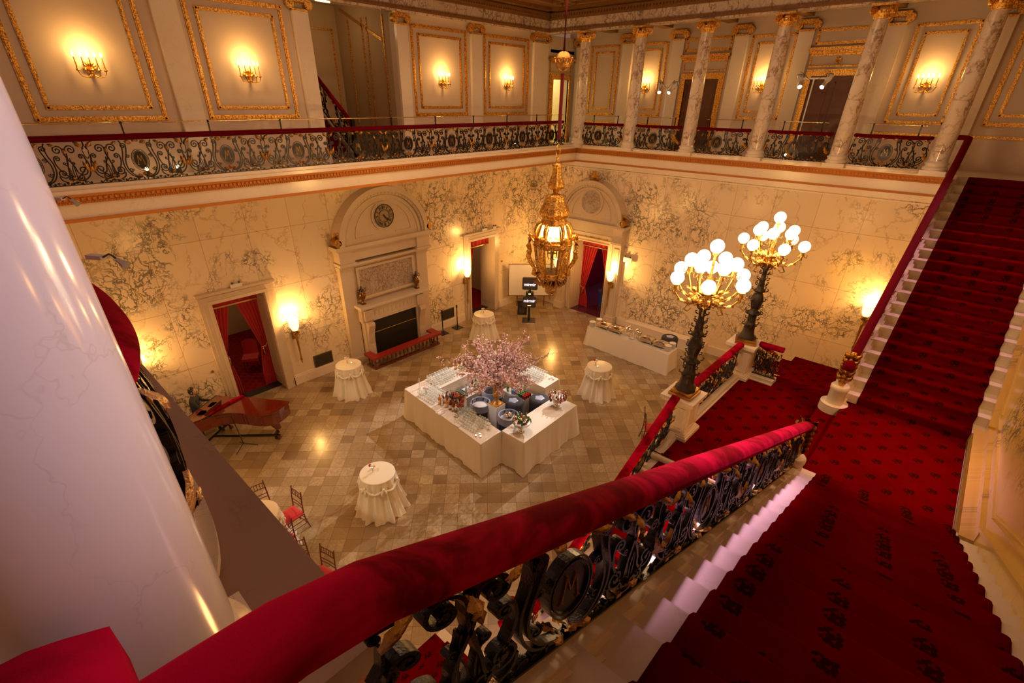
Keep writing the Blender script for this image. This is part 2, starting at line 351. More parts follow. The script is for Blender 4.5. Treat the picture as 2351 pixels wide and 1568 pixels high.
# baseboards
m=MB()
for a,b in ((-3,3.2),(5.2,7.2),(10.8,12.6),(14.65,XB)): m.box(a,YW-.05,0,b,YW,.28); m.box(a,YW-.03,.28,b,YW,.33)
struct('baseboard_left',m,M['white'])
m=MB(); m.box(XB-.06,4.4,0,XB,9.2,.30); m.box(XB-.06,12.3,0,XB,YW,.30); m.box(XB-.45,5.4,0,XB-.06,8.6,.42); struct('baseboard_far',m,M['white'])
# fascia of the galleries
def fascia(tn,f,L0,L1,low=True):
    """f(s,out,z)->xyz ; s runs along the edge, out = distance outward"""
    def bx(m,a,b,o0,o1,z0,z1):
        vs=[f(s,o,z) for z in (z0,z1) for s,o in ((a,o0),(b,o0),(b,o1),(a,o1))]
        m.add(vs,[(0,3,2,1),(4,5,6,7),(0,1,5,4),(1,2,6,5),(2,3,7,6),(3,0,4,7)])
    m=MB(); bx(m,L0,L1,-.30,.06,6.46,6.53); bx(m,L0,L1,-.26,.0,6.53,6.60); bx(m,L0,L1,0,.02,6.05,6.31)
    struct('trim_%d'%tn,m,M['white'])
    m=MB(); bx(m,L0,L1,0,.07,6.42,6.46); bx(m,L0,L1,0,.045,6.34,6.42); bx(m,L0,L1,0,.055,6.30,6.34); bx(m,L0,L1,-.02,.05,5.99,6.05) if low else None
    n=int((L1-L0)/.085)
    for i in range(n):
        s=L0+(i+.5)*(L1-L0)/n; bx(m,s-.022,s+.022,.045,.068,6.355,6.405)
        bx(m,s-.012,s+.012,.055,.072,6.31,6.335); bx(m,s+.03,s+.054,.055,.072,6.31,6.335)
    struct('trim_%d'%(tn+1),m,M['ochre'])
fascia(1,lambda s,o,z:(s,YA-o,z),.35,XB-.07)
fascia(3,lambda s,o,z:(XB-o,s,z),.70,YA)
m=MB(); m.box(XB-.10,.6,5.93,XB,YW,6.0); m.box(XB-.06,.6,5.85,XB,YW,5.93); m.box(XB-.03,.6,5.78,XB,YW,5.82); struct('trim_5',m,M['white'])
# near gallery ledge
m=MB(); m.box(.06,.92,6.38,.42,YA,ZG); struct('trim_6',m,M['ledge'])
m=MB(); m.box(.06,.92,6.06,.36,YA,6.38); struct('trim_7',m,M['ochre'])
# entablatures and ceiling ring
def entab(tn,f,L0,L1):
    def bx(m,a,b,o0,o1,z0,z1):
        vs=[f(s,o,z) for z in (z0,z1) for s,o in ((a,o0),(b,o0),(b,o1),(a,o1))]
        m.add(vs,[(0,3,2,1),(4,5,6,7),(0,1,5,4),(1,2,6,5),(2,3,7,6),(3,0,4,7)])
    m=MB(); bx(m,L0,L1,-.28,.03,10.12,10.17); bx(m,L0,L1,-.28,.0,10.26,10.52); struct('trim_%d'%tn,m,M['colm'])
    m=MB(); bx(m,L0,L1,-.28,.05,10.17,10.20); bx(m,L0,L1,-.28,.07,10.20,10.26); bx(m,L0,L1,-.28,.10,10.52,10.58); bx(m,L0,L1,-.28,.22,10.64,10.70); bx(m,L0,L1,-.28,.36,10.74,10.84); bx(m,L0,L1,-.28,.16,10.58,10.74)
    n=int((L1-L0)/.11)
    for i in range(n):
        s=L0+(i+.5)*(L1-L0)/n; bx(m,s-.03,s+.03,.16,.20,10.58,10.64); bx(m,s-.02,s+.02,.065,.085,10.21,10.25)
    struct('trim_%d'%(tn+1),m,M['ceil'])
entab(8,lambda s,o,z:(s,YU-.10-o,z),-1.,XB+.1)
entab(10,lambda s,o,z:(XB-.02-o,s,z),-1.4,YU-.1)
m=MB(); m.box(-1,11.6,10.84,XK,YU+.3,10.95); m.box(15.2,YC,10.84,XB+.25,11.6,10.95); m.box(XB+.2,YC,10.55,XK+.25,YU+.2,10.60)
for y in (11.6,12.15): m.box(-1,y,10.74,15.8,y+.10,10.84)
for x in (15.2,15.75): m.box(x,YC,10.74,x+.10,12.2,10.84)
for i in range(6): y=1.06+2.157*i; m.box(XB+.2,y-.16,10.2,XK,y+.16,10.55)
struct('ceiling',m,M['ceil'])
# pilasters, panels ----------------------------------------------------
def frame(m,f,s0,s1,z0,z1,w,t):
    for a,b,c,d in ((s0,s1,z0,z0+w),(s0,s1,z1-w,z1),(s0,s0+w,z0+w,z1-w),(s1-w,s1,z0+w,z1-w)):
        for k,(ww,tt) in enumerate(((0,t*.6),(w*.25,t))):
            aa,bb,cc,dd=a,b,c,d
            if (b-a)>(d-c): cc+=ww; dd-=ww
            else: aa+=ww; bb-=ww
            vs=[f(s,o,z) for z in (cc,dd) for s,o in ((aa,0),(bb,0),(bb,tt),(aa,tt))]
            m.add(vs,[(0,3,2,1),(4,5,6,7),(0,1,5,4),(1,2,6,5),(2,3,7,6),(3,0,4,7)])
    # beads along the moulding
    per=.075
    def bead(s,z):
        h=.020; vs=[f(s+a,o,z+b) for o in (t,t+.012) for a,b in ((-h,-h),(h,-h),(h,h),(-h,h))]
        m.add(vs,[(4,5,6,7),(0,1,5,4),(1,2,6,5),(2,3,7,6),(3,0,4,7)])
    n=int((s1-s0)/per)
    for i in range(n): s=s0+(i+.5)*(s1-s0)/n; bead(s,z0+w/2); bead(s,z1-w/2)
    n=int((z1-z0)/per)
    for i in range(n): z=z0+(i+.5)*(z1-z0)/n; bead(s0+w/2,z); bead(s1-w/2,z)
fA=lambda s,o,z:(s,YU-o,z)
fB=lambda s,o,z:(XK-o,s,z)
def panel(f,s0,s1,z0,z1,label,inner=.23,w=.09):
    p=MB(); frame(p,f,s0,s1,z0,z1,w,.035)
    if inner: frame(p,f,s0+inner,s1-inner,z0+inner*.9,z1-inner*.9,w*.8,.03)
    return tag(p.build('gilded_wall_panel',M['gold']),label,'panel moulding',None,'thing')
for (a,b),l in zip(((1.48,3.72),(4.57,6.74),(10.5,12.69),(13.47,15.74)),('far left panel above the long balustrade','panel beside the dark stair recess, on its left','panel beside the dark stair recess, on its right','panel nearest the room corner on the left upper wall')):
    panel(fA,a,b,7.56,9.91,'double gilded moulding frame, '+l)
panel(fA,-1.0,.9,7.56,9.91,'double gilded moulding frame cut off by the left column')
for (a,b),l in zip(((1.36,2.70),(5.5,6.82),(9.58,10.75),(11.5,12.75)),('between the two rightmost columns','behind the third column from the right','beside the door, with a lit sconce inside','with no sconce, nearest the room corner')):
    panel(fB,a,b,7.55,9.84,'gilded moulding frame on far gallery wall '+l,.21,.08)
panel(fB,-1.2,.6,7.55,9.84,'gilded moulding frame at the far right above the red stairs')
for a,b in ((3.55,5.0),(7.4,8.95)): panel(fB,a,b,9.48,9.88,'small gilded panel over the %s wooden gallery door'%('right hand' if a<5 else 'left hand'),0,.08)
m=MB()
for f,a,b in ((fA,-1,4.0),(fA,4.45,6.95),(fA,10.35,12.85),(fA,13.3,15.9),(fB,-1.2,3.2),(fB,9.3,13.)):
    vs=[f(s,o,z) for z in (7.27,7.33) for s,o in ((a,0),(b,0),(b,.03),(a,.03))]
    m.add(vs,[(0,3,2,1),(4,5,6,7),(0,1,5,4),(1,2,6,5),(2,3,7,6),(3,0,4,7)])
struct('trim_12',m,M['gold'])
# ionic capital (square plan of half-width h)
def capital(par,w,dep,f3,z0=9.83,z1=10.12):
    """f3(a,o,z): a along the wall, o outward"""
    m=MB(f3); H=z1-z0
    m.box(-w*.5,0,z0,w*.5,dep,z0+H*.18); m.box(-w*.58,0,z1-H*.16,w*.58,dep*1.3,z1)
    for k in range(7): # egg row
        x=(-.36+.12*k)*w; m.lathe([(.0001,-H*.12),(w*.045,0),(.0001,H*.14)],(x,dep*1.05,z0+H*.52),8)
    m.box(-w*.5,0,z0+H*.62,w*.5,dep*1.15,z1-H*.16)
    for sg in (-1,1):
        for r in (1,.62,.3):
            rr=H*.36*r; n=14; c=(sg*w*.58,z0+H*.50)
            poly=[(c[0]+rr*cos(2*PI*i/n),c[1]+rr*sin(2*PI*i/n)) for i in range(n)]
            o1=dep*1.25+.02*(1-r); m.prism(poly,lambda p:(p[0],0,p[1]),lambda p:(p[0],o1,p[1]))
    return m.build('capital',M['gold'],par)
def pilaster(f,s,w,label,dep=.10,zt=9.83):
    x,y,_=f(s,0,0); t=thing('wall_pilaster',label,'pilaster',(x,y,ZG))
    f3=lambda p:Vector(f(s+p[0],p[1],p[2]-ZG))-Vector((x,y,0))
    m=MB(f3); m.box(-w/2-.04,0,ZG,w/2+.04,dep+.05,ZG+.2); m.box(-w/2,0,ZG+.2,w/2,dep,zt)
    m.build('shaft',M['white'],t); capital(t,w,dep,f3); return t
for s,w,l in ((4.21,.48,'between the two left gilded panels'),(7.16,.4,'at the left edge of the dark stair recess'),(10.15,.38,'at the right edge of the dark stair recess'),(13.08,.46,'between the two right gilded panels'),(16.35,.8,'in the corner beside the lit doorway')):
    pilaster(fA,s,w,'flat marble pilaster with gilt capital '+l)
for s,l in ((.98,'behind the rightmost column'),(3.12,'right of the right hand gallery door'),(5.28,'left of the right hand gallery door'),(7.12,'right of the left hand gallery door'),(9.2,'left of the left hand gallery door'),(11.15,'between the two leftmost gallery panels'),(13.2,'in the far gallery corner')):
    pilaster(fB,s,.42,'marble pilaster with gilt capital on far wall '+l)
# columns ---------------------------------------------------------------
def column(x,y,label,mat,hd=24,r0=.205,r1=.172):
    t=thing('marble_column',label,'column',(x,y,ZG),0,'marble columns of the galleries')
    m=MB(); q=.265; m.box(-q,-q,0,q,q,.10)
    m.lathe([(.255,.10),(.268,.125),(.268,.15),(.25,.175),(.228,.185),(.222,.205),(.228,.22),(.246,.235),(.25,.25),(.24,.27),(.215,.285),(r0,.31)],n=hd*2 if hd>30 else 32); m.build('base',M['white'],t)
    m=MB(); m.lathe([(r0-(r0-r1)*((k/10)**1.6),.31+(3.33-.31)*k/10) for k in range(11)],n=hd*2); m.build('shaft',mat,t)
    m=MB(); H=.29
    m.lathe([(r1,3.31),(r1+.02,3.34),(r1+.02,3.38),(r1+.055,3.45),(r1+.06,3.48)],n=24); m.box(-.24,-.24,3.565,.24,.24,3.62)
    for k in range(16):
        a=2*PI*k/16; m.lathe([(.0001,-.04),(.022,-.01),(.018,.03),(.0001,.045)],((r1+.055)*cos(a),(r1+.055)*sin(a),3.44),6)
    for k in range(4):
        a=PI/4+PI/2*k
        for r,o in ((.082,.0),(.055,.012),(.028,.022)):
            n=14; cx,cy=cos(a),sin(a); tx,ty=-sin(a),cos(a)
            for sg in (-1,1):
                poly=[(r*cos(2*PI*i/n),r*sin(2*PI*i/n)) for i in range(n)]; tt=.03+o
                m.prism(poly,lambda p:((.245+p[0])*cx+tx*0,(.245+p[0])*cy,3.485+p[1]),lambda p:((.245+p[0])*cx+tx*sg*tt,(.245+p[0])*cy+ty*sg*tt,3.485+p[1]))
    for k in range(4):
        a=PI/2*k; m.lathe([(.0001,-.03),(.035,0),(.0001,.03)],(.22*cos(a),.22*sin(a),3.60),8)
    m.build('capital',M['gold'],t); return t
pos=['farthest column, at the room corner','second column from the room corner','third column from the room corner','fourth column from the room corner','fifth column from the room corner','rightmost column, beside the red stair rail']
for i in range(6): column(16.84,(11.848-2.157*i)*1.004,'veined marble column with gilt capital, '+pos[i],M['colm'])
column(-.10,1.06,'huge pale marble column filling the left foreground',M['nearcol'],48)
# ============================================================ STAIRS
def stair_profile(n,x0,sg,z0,rise,run):
    P=[(x0,z0)]
    for k in range(1,n+1):
        x=x0+sg*(k-1)*run; P.append((x,z0+k*rise)); P.append((x+sg*run,z0+k*rise))
    return P
def flight(name,label,x0,sg,z0,n,y0,y1,ytop,rise=RISE,run=RUN,th=.45,axis='x'):
    P=stair_profile(n,x0,sg,z0,rise,run); xe,ze=P[-1]
    P[-1]=(xe-sg*run+sg*.02,ze)
    poly=P+[(P[-1][0],ze-th-.2),(x0+sg*.02,max(0,z0-th) if z0>0.01 else -.0)]
    m=MB(); A=(lambda a,b,c:(a,b,c)) if axis=='x' else (lambda a,b,c:(b,a,c))
    m.prism(poly,lambda p:A(p[0],y0,p[1]),lambda p:A(p[0],y1,p[1]))
    return m.build(name,M['step'])
def runner(name,label,x0,sg,z0,n,ya,yb,rise=RISE,run=RUN,axis='x',th=.02,last=True,u0=0.):
    """carpet runner following the steps, with rounded nosings"""
    prof=[]; r=.026
    for k in range(1,n+1):
        x=x0+sg*(k-1)*run; z=z0+k*rise
        prof+= [(x-sg*th,z-rise+(th if k>1 else .0)),(x-sg*(th+.004),z-.05)]
        for a in range(0,5):
            an=PI/2*a/4; prof.append((x-sg*(th+.012)+sg*r*(1-cos(an))-sg*.0,z+th-r+r*sin(an)))
        if k<n or last: prof.append((x+sg*(run-th),z+th))
    d=[u0]
    for a,b in zip(prof,prof[1:]): d.append(d[-1]+math.hypot(b[0]-a[0],b[1]-a[1]))
    A=(lambda a,b,c:(a,b,c)) if axis=='x' else (lambda a,b,c:(b,a,c))
    m=MB(); N=len(prof)
    # soft rounded edges at both sides
    ys=[ya,ya+.012,ya+.03]+[ya+(yb-ya)*k/8 for k in range(1,8)]+[yb-.03,yb-.012,yb]; dr=[.018,.004,0]+[0]*7+[0,.004,.018]
    vs=[];fs=[];us=[]
    for i,(x,z) in enumerate(prof):
        for y,q in zip(ys,dr): vs.append(A(x+sg*q,y,z-q))
    K=len(ys)
    for i in range(N-1):
        for j in range(K-1):
            fs.append((i*K+j,(i+1)*K+j,(i+1)*K+j+1,i*K+j+1)); us.append([(d[i],ys[j]),(d[i+1],ys[j]),(d[i+1],ys[j+1]),(d[i],ys[j+1])])
    m.add(vs,fs,True,us); o=m.build(name,M['carpet']); tag(o,label,'carpet'); return o
t=flight('marble_staircase','',XN,-1,ZL,21,YC,.60,0); tag(t,'marble flight running from camera down to the red landing, under red runner','stairs',None,'structure')
t=flight('marble_staircase','',XF,1,ZL,21,YC,.60,0); tag(t,'marble flight climbing from red landing up to far gallery, right edge','stairs',None,'structure')
runner('stair_runner','red carpet runner with dark palmettes on near descending flight',XN,-1,ZL,20,-1.206,.353)
runner('stair_runner','dark red carpet runner on the flight rising to the far gallery',XF,1,ZL,21,-1.206,.353,last=False)
def landing(name,label,x0,x1,y0,y1,z,mat='carpet',cuts=None,th=.03):
    m=MB(); m.box(x0,y0,z-.12,x1,y1,z-.003); q=[(x0,y0),(x1,y0),(x1,y1),(x0,y1)]
    m.add([(x,y,z) for x,y in q],[(0,1,2,3)],False,[q]); m.add([(x,y,z-(.0 if i<4 else .12)) for i,(x,y) in enumerate(q+q)],[(0,4,5,1),(1,5,6,2),(2,6,7,3),(3,7,4,0)],False,[[(q[i][0],q[i][1]),(q[i][0]+.0,q[i][1]+.12),(q[(i+1)%4][0],q[(i+1)%4][1]+.12),q[(i+1)%4]] for i in range(4)])
    o=m.build(name,M[mat]); return tag(o,label,'carpet')
# landing masonry
m=MB(); m.box(XN-.02,YC,0,XF+.02,.50,ZL-.04); m.box(6.40,.50,0,10.22,.84,ZL-.04-.154); m.box(6.40,.84,0,10.22,2.75,2.949-.04)
tag(m.build('marble_landing',M['step']),'marble mass under the red carpeted landings between the flights','landing',None,'structure')
landing('landing_carpet','upper red carpet on wall side landing, dark palmettes',XN-.01,XF+.01,-1.206,.53,ZL)
landing('landing_carpet','narrow red carpeted step between the two landings',6.75,9.70,.51,.862,ZL-.154)
landing('landing_carpet','lower red carpet between the two lamp pedestals',6.44,10.25,.85,2.37,2.949)
# baseboard and stringers on the right wall
nose=lambda x:ZL+RISE+(XN-x)*RISE/RUN
nosf=lambda x:ZL+RISE+(x-XF)*RISE/RUN
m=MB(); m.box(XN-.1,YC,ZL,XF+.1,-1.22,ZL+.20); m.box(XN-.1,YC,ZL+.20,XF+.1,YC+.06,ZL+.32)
struct('baseboard_right',m,M['wallc'])
m=MB()
for xa,xb,fn in ((XN,0.0,nose),(XF,XB,nosf)):
    for y0,y1,a,b in ((YC,YC+.05,-.3,.16),(YC,YC+.08,.16,.20)):
        poly=[(xa,fn(xa)+a),(xb,fn(xb)+a),(xb,fn(xb)+b),(xa,fn(xa)+b)]; m.prism(poly,lambda p:(p[0],y0,p[1]),lambda p:(p[0],y1,p[1]))
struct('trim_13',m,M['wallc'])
m=MB()
for xa,xb,fn in ((XN,0.0,nose),(XF,XB,nosf)):
    for y0,y1,a,b in ((YC,YC+.025,.34,.37),(YC,YC+.02,.42,.435)):
        poly=[(xa,fn(xa)+a),(xb,fn(xb)+a),(xb,fn(xb)+b),(xa,fn(xa)+b)]; m.prism(poly,lambda p:(p[0],y0,p[1]),lambda p:(p[0],y1,p[1]))
m.box(XN,YC,ZL+.50,XF,YC+.025,ZL+.53)
struct('trim_14',m,M['wallc'])
# hall-side curbs under the iron balustrades
def curb(name,label,xa,xb,fn,dz=-.06):
    m=MB()
    for y0,y1,a,b in ((.50,.80,-.62,-.10),(.53,.77,-.10,-.05),(.56,.74,-.05,-.01)):
        poly=[(xa,fn(xa)+a),(xb,fn(xb)+a),(xb,fn(xb)+b),(xa,fn(xa)+b)]; m.prism(poly,lambda p:(p[0],y0,p[1]),lambda p:(p[0],y1,p[1]))
    return tag(m.build(name,M['step']),label,'curb',None,'structure')
curb('stair_curb','sloping moulded marble curb under the near iron balustrade',7.0,.0,lambda x:nose(x)-.0)
curb('stair_curb','sloping marble curb under the rail of the far rising flight',9.7,XB,lambda x:nosf(x)-.0)
# lower flights
R2=2.949/14*.0+.1492
def flat_down(x0,sg,nm,pos):
    # steps from lower landing down to z=.86 then turning to the hall
    P=[(x0,2.949-.02)]
    for k in range(1,15):
        z=2.949-.02-k*R2; P.append((x0+sg*(k-1)*RUN,z)); P.append((x0+sg*k*RUN,z))
    xe=x0+sg*13*RUN; P[-1]=(xe+sg*.05,P[-1][1])
    m=MB(); m.prism(P+[(P[-1][0],0),(x0,0)],lambda p:(p[0],.70,p[1]),lambda p:(p[0],2.75,p[1]))
    xo=XB-.06 if sg>0 else 0.0
    m.box(min(xe,xo),.70,0,max(xe,xo),2.58,.84)
    x1,x2=(13.7,xo) if sg>0 else (xo,3.05)
    for k in range(5): m.box(x1,2.58,0,x2,2.58+(k+1)*.32,.86-.02-(k+1)*.143)
    tag(m.build('marble_staircase',M['step']),'lower marble flight dropping to the hall floor %s'%pos,'stairs',None,'structure')
    prof=[(x0,2.949)]
    for k in range(1,15):
        z=2.949-k*R2; prof.append((x0+sg*((k-1)*RUN+.02),z)); prof.append((x0+sg*(k*RUN+.02),z))
    prof[-1]=(xo,prof[-1][1]); d=[0]
    for a,b in zip(prof,prof[1:]): d.append(d[-1]+math.hypot(b[0]-a[0],b[1]-a[1]))
    m=MB()
    for (a,b,p,q) in zip(prof,prof[1:],d,d[1:]):
        m.add([(a[0],.86,a[1]),(b[0],.86,b[1]),(b[0],2.40 if b[1]>.9 else 2.6,b[1]),(a[0],2.40 if b[1]>.9 else 2.6,a[1])],[(0,1,2,3)],False,[[(p,.86),(q,.86),(q,2.4),(p,2.4)]])
    y=2.6; z=.86; dd=0; xa,xb=x1+.25,x2-.12
    if sg<0: xa,xb=.1,2.88
    for k in range(5):
        m.add([(xa,y,z),(xb,y,z),(xb,y,z-.143),(xa,y,z-.143)],[(0,1,2,3)],False,[[(xa,dd),(xb,dd),(xb,dd+.143),(xa,dd+.143)]]); z-=.143; dd+=.143
        m.add([(xa,y,z),(xb,y,z),(xb,y+.32,z),(xa,y+.32,z)],[(0,1,2,3)],False,[[(xa,dd),(xb,dd),(xb,dd+.32),(xa,dd+.32)]]); y+=.32; dd+=.32
    tag(m.build('stair_runner',M['carpet']),'red carpet of the lower flight %s'%pos,'carpet')
flat_down(6.44,-1,'a','below the near balustrade'); flat_down(10.25,1,'b','beyond the far lamp pedestal')
# ============================================================ IRONWORK
def vol(cx,cy,R,a0,sg,turns=1.5,n=26,r1=.16):
    """volute from its outer point inward"""
    P=[]
    for i in range(n+1):
        t=i/n; a=a0+sg*t*turns*2*PI; r=R*((1-t)**1.1*(1-r1)+r1); P.append((cx+r*cos(a),cy+r*sin(a)))
    return P
def herm(p,tp,q,tq,n=10):
    P=[]
    for i in range(1,n):
        t=i/n; a=2*t**3-3*t*t+1; b=t**3-2*t*t+t; c=-2*t**3+3*t*t; d=t**3-t*t
        P.append((a*p[0]+b*tp[0]+c*q[0]+d*tq[0],a*p[1]+b*tp[1]+c*q[1]+d*tq[1]))
    return P
def cs(c1,R1,a1,s1,c2,R2,a2,s2,k=1.,turns=1.5,n=26):
    A=vol(*c1,R1,a1,s1,turns,n)[::-1]; B=vol(*c2,R2,a2,s2,turns,n)
    L=math.hypot(A[-1][0]-B[0][0],A[-1][1]-B[0][1])*k
    ta=(sin(a1)*s1*L,-cos(a1)*s1*L); tb=(-sin(a2)*s2*L,cos(a2)*s2*L)
    return A+herm(A[-1],ta,B[0],tb)+B
def mir(P): return [(-x,y) for x,y in P]
def scroll_paths(kind,n=26):
    """(heavy, light) paths on a module centred on the medallion; half width .79 (long) or .77 (bay)"""
    H=[];L=[]
    W=.79
    # lyre round the medallion
    a=cs((.155,.60),.045,PI*.5,1,(.10,.075),.035,-PI*.4,-1,1.5,1.2,n); a=[(.05,.045),(.16,.09),(.235,.20),(.245,.33),(.205,.46),(.175,.56)]
    def smooth(P,m=6):
        Q=[]
        for i in range(len(P)-1):
            p0=P[max(i-1,0)];p1=P[i];p2=P[i+1];p3=P[min(i+2,len(P)-1)]
            for k in range(m):
                t=k/m; Q.append(tuple(.5*((2*p1[j])+(-p0[j]+p2[j])*t+(2*p0[j]-5*p1[j]+4*p2[j]-p3[j])*t*t+(-p0[j]+3*p1[j]-3*p2[j]+p3[j])*t**3) for j in (0,1)))
        return Q+[P[-1]]
    H.append(smooth(a)+vol(.215,.60,.052,PI*1.15,-1,1.4,n)[2:])
    H.append(smooth([(.08,.04),(.20,.085),(.275,.20),(.285,.35),(.245,.50),(.235,.64),(.26,.69)]))
    # small scrolls beside the medallion
    L.append(vol(.19,.42,.035,PI,-1,1.6,n)); L.append(vol(.195,.19,.038,PI*.9,1,1.6,n))
    # big paired scrolls
    H.append(cs((.40,.575),.078,-PI*.05,1,(.66,.235),.088,PI*1.0,1,1.0,1.6,n))
    H.append(cs((.585,.575),.078,PI*1.05,-1,(.37,.20),.085,-.0,-1,1.0,1.6,n))
    H.append(cs((.36,.44),.045,PI*.9,-1,(.60,.12),.05,PI*1.5,1,1.0,1.4,n)); H.append(cs((.70,.46),.04,PI*.2,1,(.47,.13),.045,-PI*.4,-1,1.0,1.4,n))
    # lower bowl and small flames
    H.append(smooth([(.30,.16),(.33,.08),(.45,.035),(.58,.05),(.70,.11),(.76,.20),(.775,.34),(.74,.44)]))
    L.append(cs((.44,.10),.028,PI*.2,1,(.44,.36),.024,-PI*.5,-1,.8,1.3,n)); L.append(cs((.56,.10),.028,PI*.8,-1,(.56,.36),.024,PI*1.5,1,.8,1.3,n))
    L.append([(.49,.44),(.47,.34),(.465,.24),(.47,.15),(.46,.06)]); L.append([(.53,.44),(.545,.34),(.55,.24),(.545,.15),(.55,.06)])
    # top fringe
    L.append(cs((.70,.655),.026,-PI*.5,-1,(.77,.60),.018,PI*.5,1,1.,1.2,n)); L.append([(.79,.72),(.79,.64),(.75,.56),(.76,.47),(.79,.42)])
    # bottom row waves
    x=.12
    while x<W-.08: L.append(cs((x,.035),.020,PI*.5,1,(x+.075,.03),.018,-PI*.5,1,1.2,1.2,max(n//2,8))); x+=.13
    H2=[[(.03,0),(.03,.05)],[(.13,0),(.13,.06)],[(.42,0),(.42,.05)],[(.58,0),(.58,.05)]]
    H+=H2
    return H+[mir(p) for p in H], L+[mir(p) for p in L]
def leaf(m,fn,u,v,ang,L,w,curl=.03):
    """acanthus leaf growing from (u,v)"""
    c,s=cos(ang),sin(ang); N=6
    def P(a,b): # a along 0..1, b -1..1
        ww=w*sin(PI*min(1,a*.92+.08))**.7*(1+.28*cos(a*PI*6)); x=a*L; y=b*ww; d=curl*(sin(a*PI)*1.0+a*a*1.2)-abs(b)*curl*.6
        return fn(u+x*c-y*s,v+x*s+y*c,d)
    m.grid(lambda a,b:P(a,b*2-1),N,4); m.grid(lambda a,b:P(a,1-b*2),N,4)
def leaves(m,fn,n0=.012):
    f=lambda u,v,n:fn(u,v,n+n0)
    for u,v,a,L,w in ((.0,.07,PI*.5,.07,.03),(.04,.06,.5,.09,.025),(-.04,.06,PI-.5,.09,.025),(.07,.645,.3,.11,.03),(-.07,.645,PI-.3,.11,.03),(.05,.67,PI*.8,.07,.02),(-.05,.67,PI*.2,.07,.02),
        (.77,.20,PI*.62,.20,.030),(-.77,.20,PI*.38,.20,.030),(.76,.20,PI*.35,.12,.025),(-.76,.20,PI*.65,.12,.025),(.48,.08,.9,.08,.024),(.52,.08,PI-.9,.08,.024),(-.48,.08,PI-.9,.08,.024),(-.52,.08,.9,.08,.024),
        (.49,.60,-PI*.5,.10,.026),(-.49,.60,-PI*.5,.10,.026),(.66,.70,-.7,.15,.025),(-.66,.70,-PI+.7,.15,.025),(.30,.68,-.5,.10,.022),(-.30,.68,-PI+.5,.10,.022)):
        leaf(m,f,u,v,a,L,w)
def medallion(par,fn,w=.02,near=False):
    N=32; m=MB(); m.prism([(.105*cos(2*PI*i/N),.35+.15*sin(2*PI*i/N)) for i in range(N)],lambda p:fn(p[0],p[1],-w*.25),lambda p:fn(p[0],p[1],w*.25))
    for k in (.118,.138): m.ribbon([(k*cos(2*PI*i/N),.35+k*1.36*sin(2*PI*i/N)) for i in range(N+1)],w,.010,fn)
    o=m.build('medallion',M['iron'],par)
    m=MB()
    for pl in ([(-.055,.27),(-.03,.43)],[(-.03,.43),(0,.33)],[(0,.33),(.03,.43)],[(.03,.43),(.055,.27)],[(-.07,.27),(-.04,.27)],[(.04,.27),(.07,.27)]):
        m.ribbon(pl,.008,.008,lambda u,v,n:fn(u,v,n-w*.30)); m.ribbon(pl,.008,.008,lambda u,v,n:fn(u,v,n+w*.30))
    m.build('gilt_letter',M['goldd'],o)
def iron_panel(par,fn,heavy=.019,light=.013,dep=.024,n=20,gold='goldd'):
    Hh,Ll=scroll_paths('long',n); m=MB()
    for p in Hh: m.ribbon(p,dep,heavy,fn)
    for p in Ll: m.ribbon(p,dep*.7,light,fn)
    m.ribbon([(-.79,.0),(.79,.0)],dep*1.3,.016,fn)
    if n>24:
        for u,v in ((.40,.575),(.585,.575),(.66,.235),(.37,.20),(.215,.60)):
            for sg in (-1,1):
                N=8; r=.016; m.prism([(sg*u+r*cos(2*PI*i/N),v+r*sin(2*PI*i/N)) for i in range(N)],lambda p:fn(p[0],p[1],-dep*.62),lambda p:fn(p[0],p[1],dep*.62))
    p=m.build('scroll_panel',M['iron'],par)
    g=MB()
    for sg in (1,-1): leaves(g,lambda u,v,nn:fn(u,v,nn*sg),dep*.5)
    for u,v in ((.492,.56),(-.492,.56),(.42,.05),(-.42,.05),(.58,.05),(-.58,.05)): 
        vs=[fn(u+a*.022,v+b*.014,c*dep*.7) for c in (-1,1) for a,b in ((-1,-1),(1,-1),(1,1),(-1,1))]; g.add(vs,[(0,3,2,1),(4,5,6,7),(0,1,5,4),(1,2,6,5),(2,3,7,6),(3,0,4,7)])
    g.build('gilt_leaves',M[gold],p); return p
ELL=[(cos(2*PI*k/14),.72*sin(2*PI*k/14)) for k in range(14)]
# long balustrade on the left gallery
bal=thing('iron_balustrade','long black and gilt scrollwork balustrade with red rail on left gallery','balustrade',(0,YA+.1,ZG+.1))
def shift(fn,p): 
    p=Vector(p); return lambda u,v,n:Vector(fn(u,v,n))-p
b0=(0,YA+.10,ZG+.10); base=None
for i in range(9):
    xc=2.615-.0+1.588*(i)+.0
    if base is None:
        f=lambda u,v,n:(u,n,v); base=iron_panel(bal,f); base.location=(xc,0,0); medallion(base,f)
    else:
        c=dup(base,(xc,0,0)); c.parent=bal
e=dup(base,(1.027,0,0)); e.parent=bal
m=MB(); m.tube([(.1,0,.755),(15.95,0,.755)],.07,14,sec=ELL); m.build('hand_rail',M['velvetd'],bal)
m=MB(); m.box(.3,-.02,.70,15.9,.02,.725); m.build('iron_bar',M['iron'],bal)
# brass rail on the left gallery
br=thing('brass_rail','long thin brass guard rail on black posts above left gallery balustrade','rail',(0,YA+.14,ZG+.84))
m=MB(); m.tube([(.3,0,.245),(16.0,0,.245)],.012,8); m.build('rail_tube',M['brass'],br)
for i in range(11):
    m=MB(); m.box(-.012,-.012,-.06,.012,.012,.24); m.lathe([(.022,.225),(.028,.245),(.022,.265)],(0,0,0),8); m.build('rail_post',M['iron'],br,((1.0+1.50*i) if i<9 else (14.5 if i==9 else 15.9),0,0))
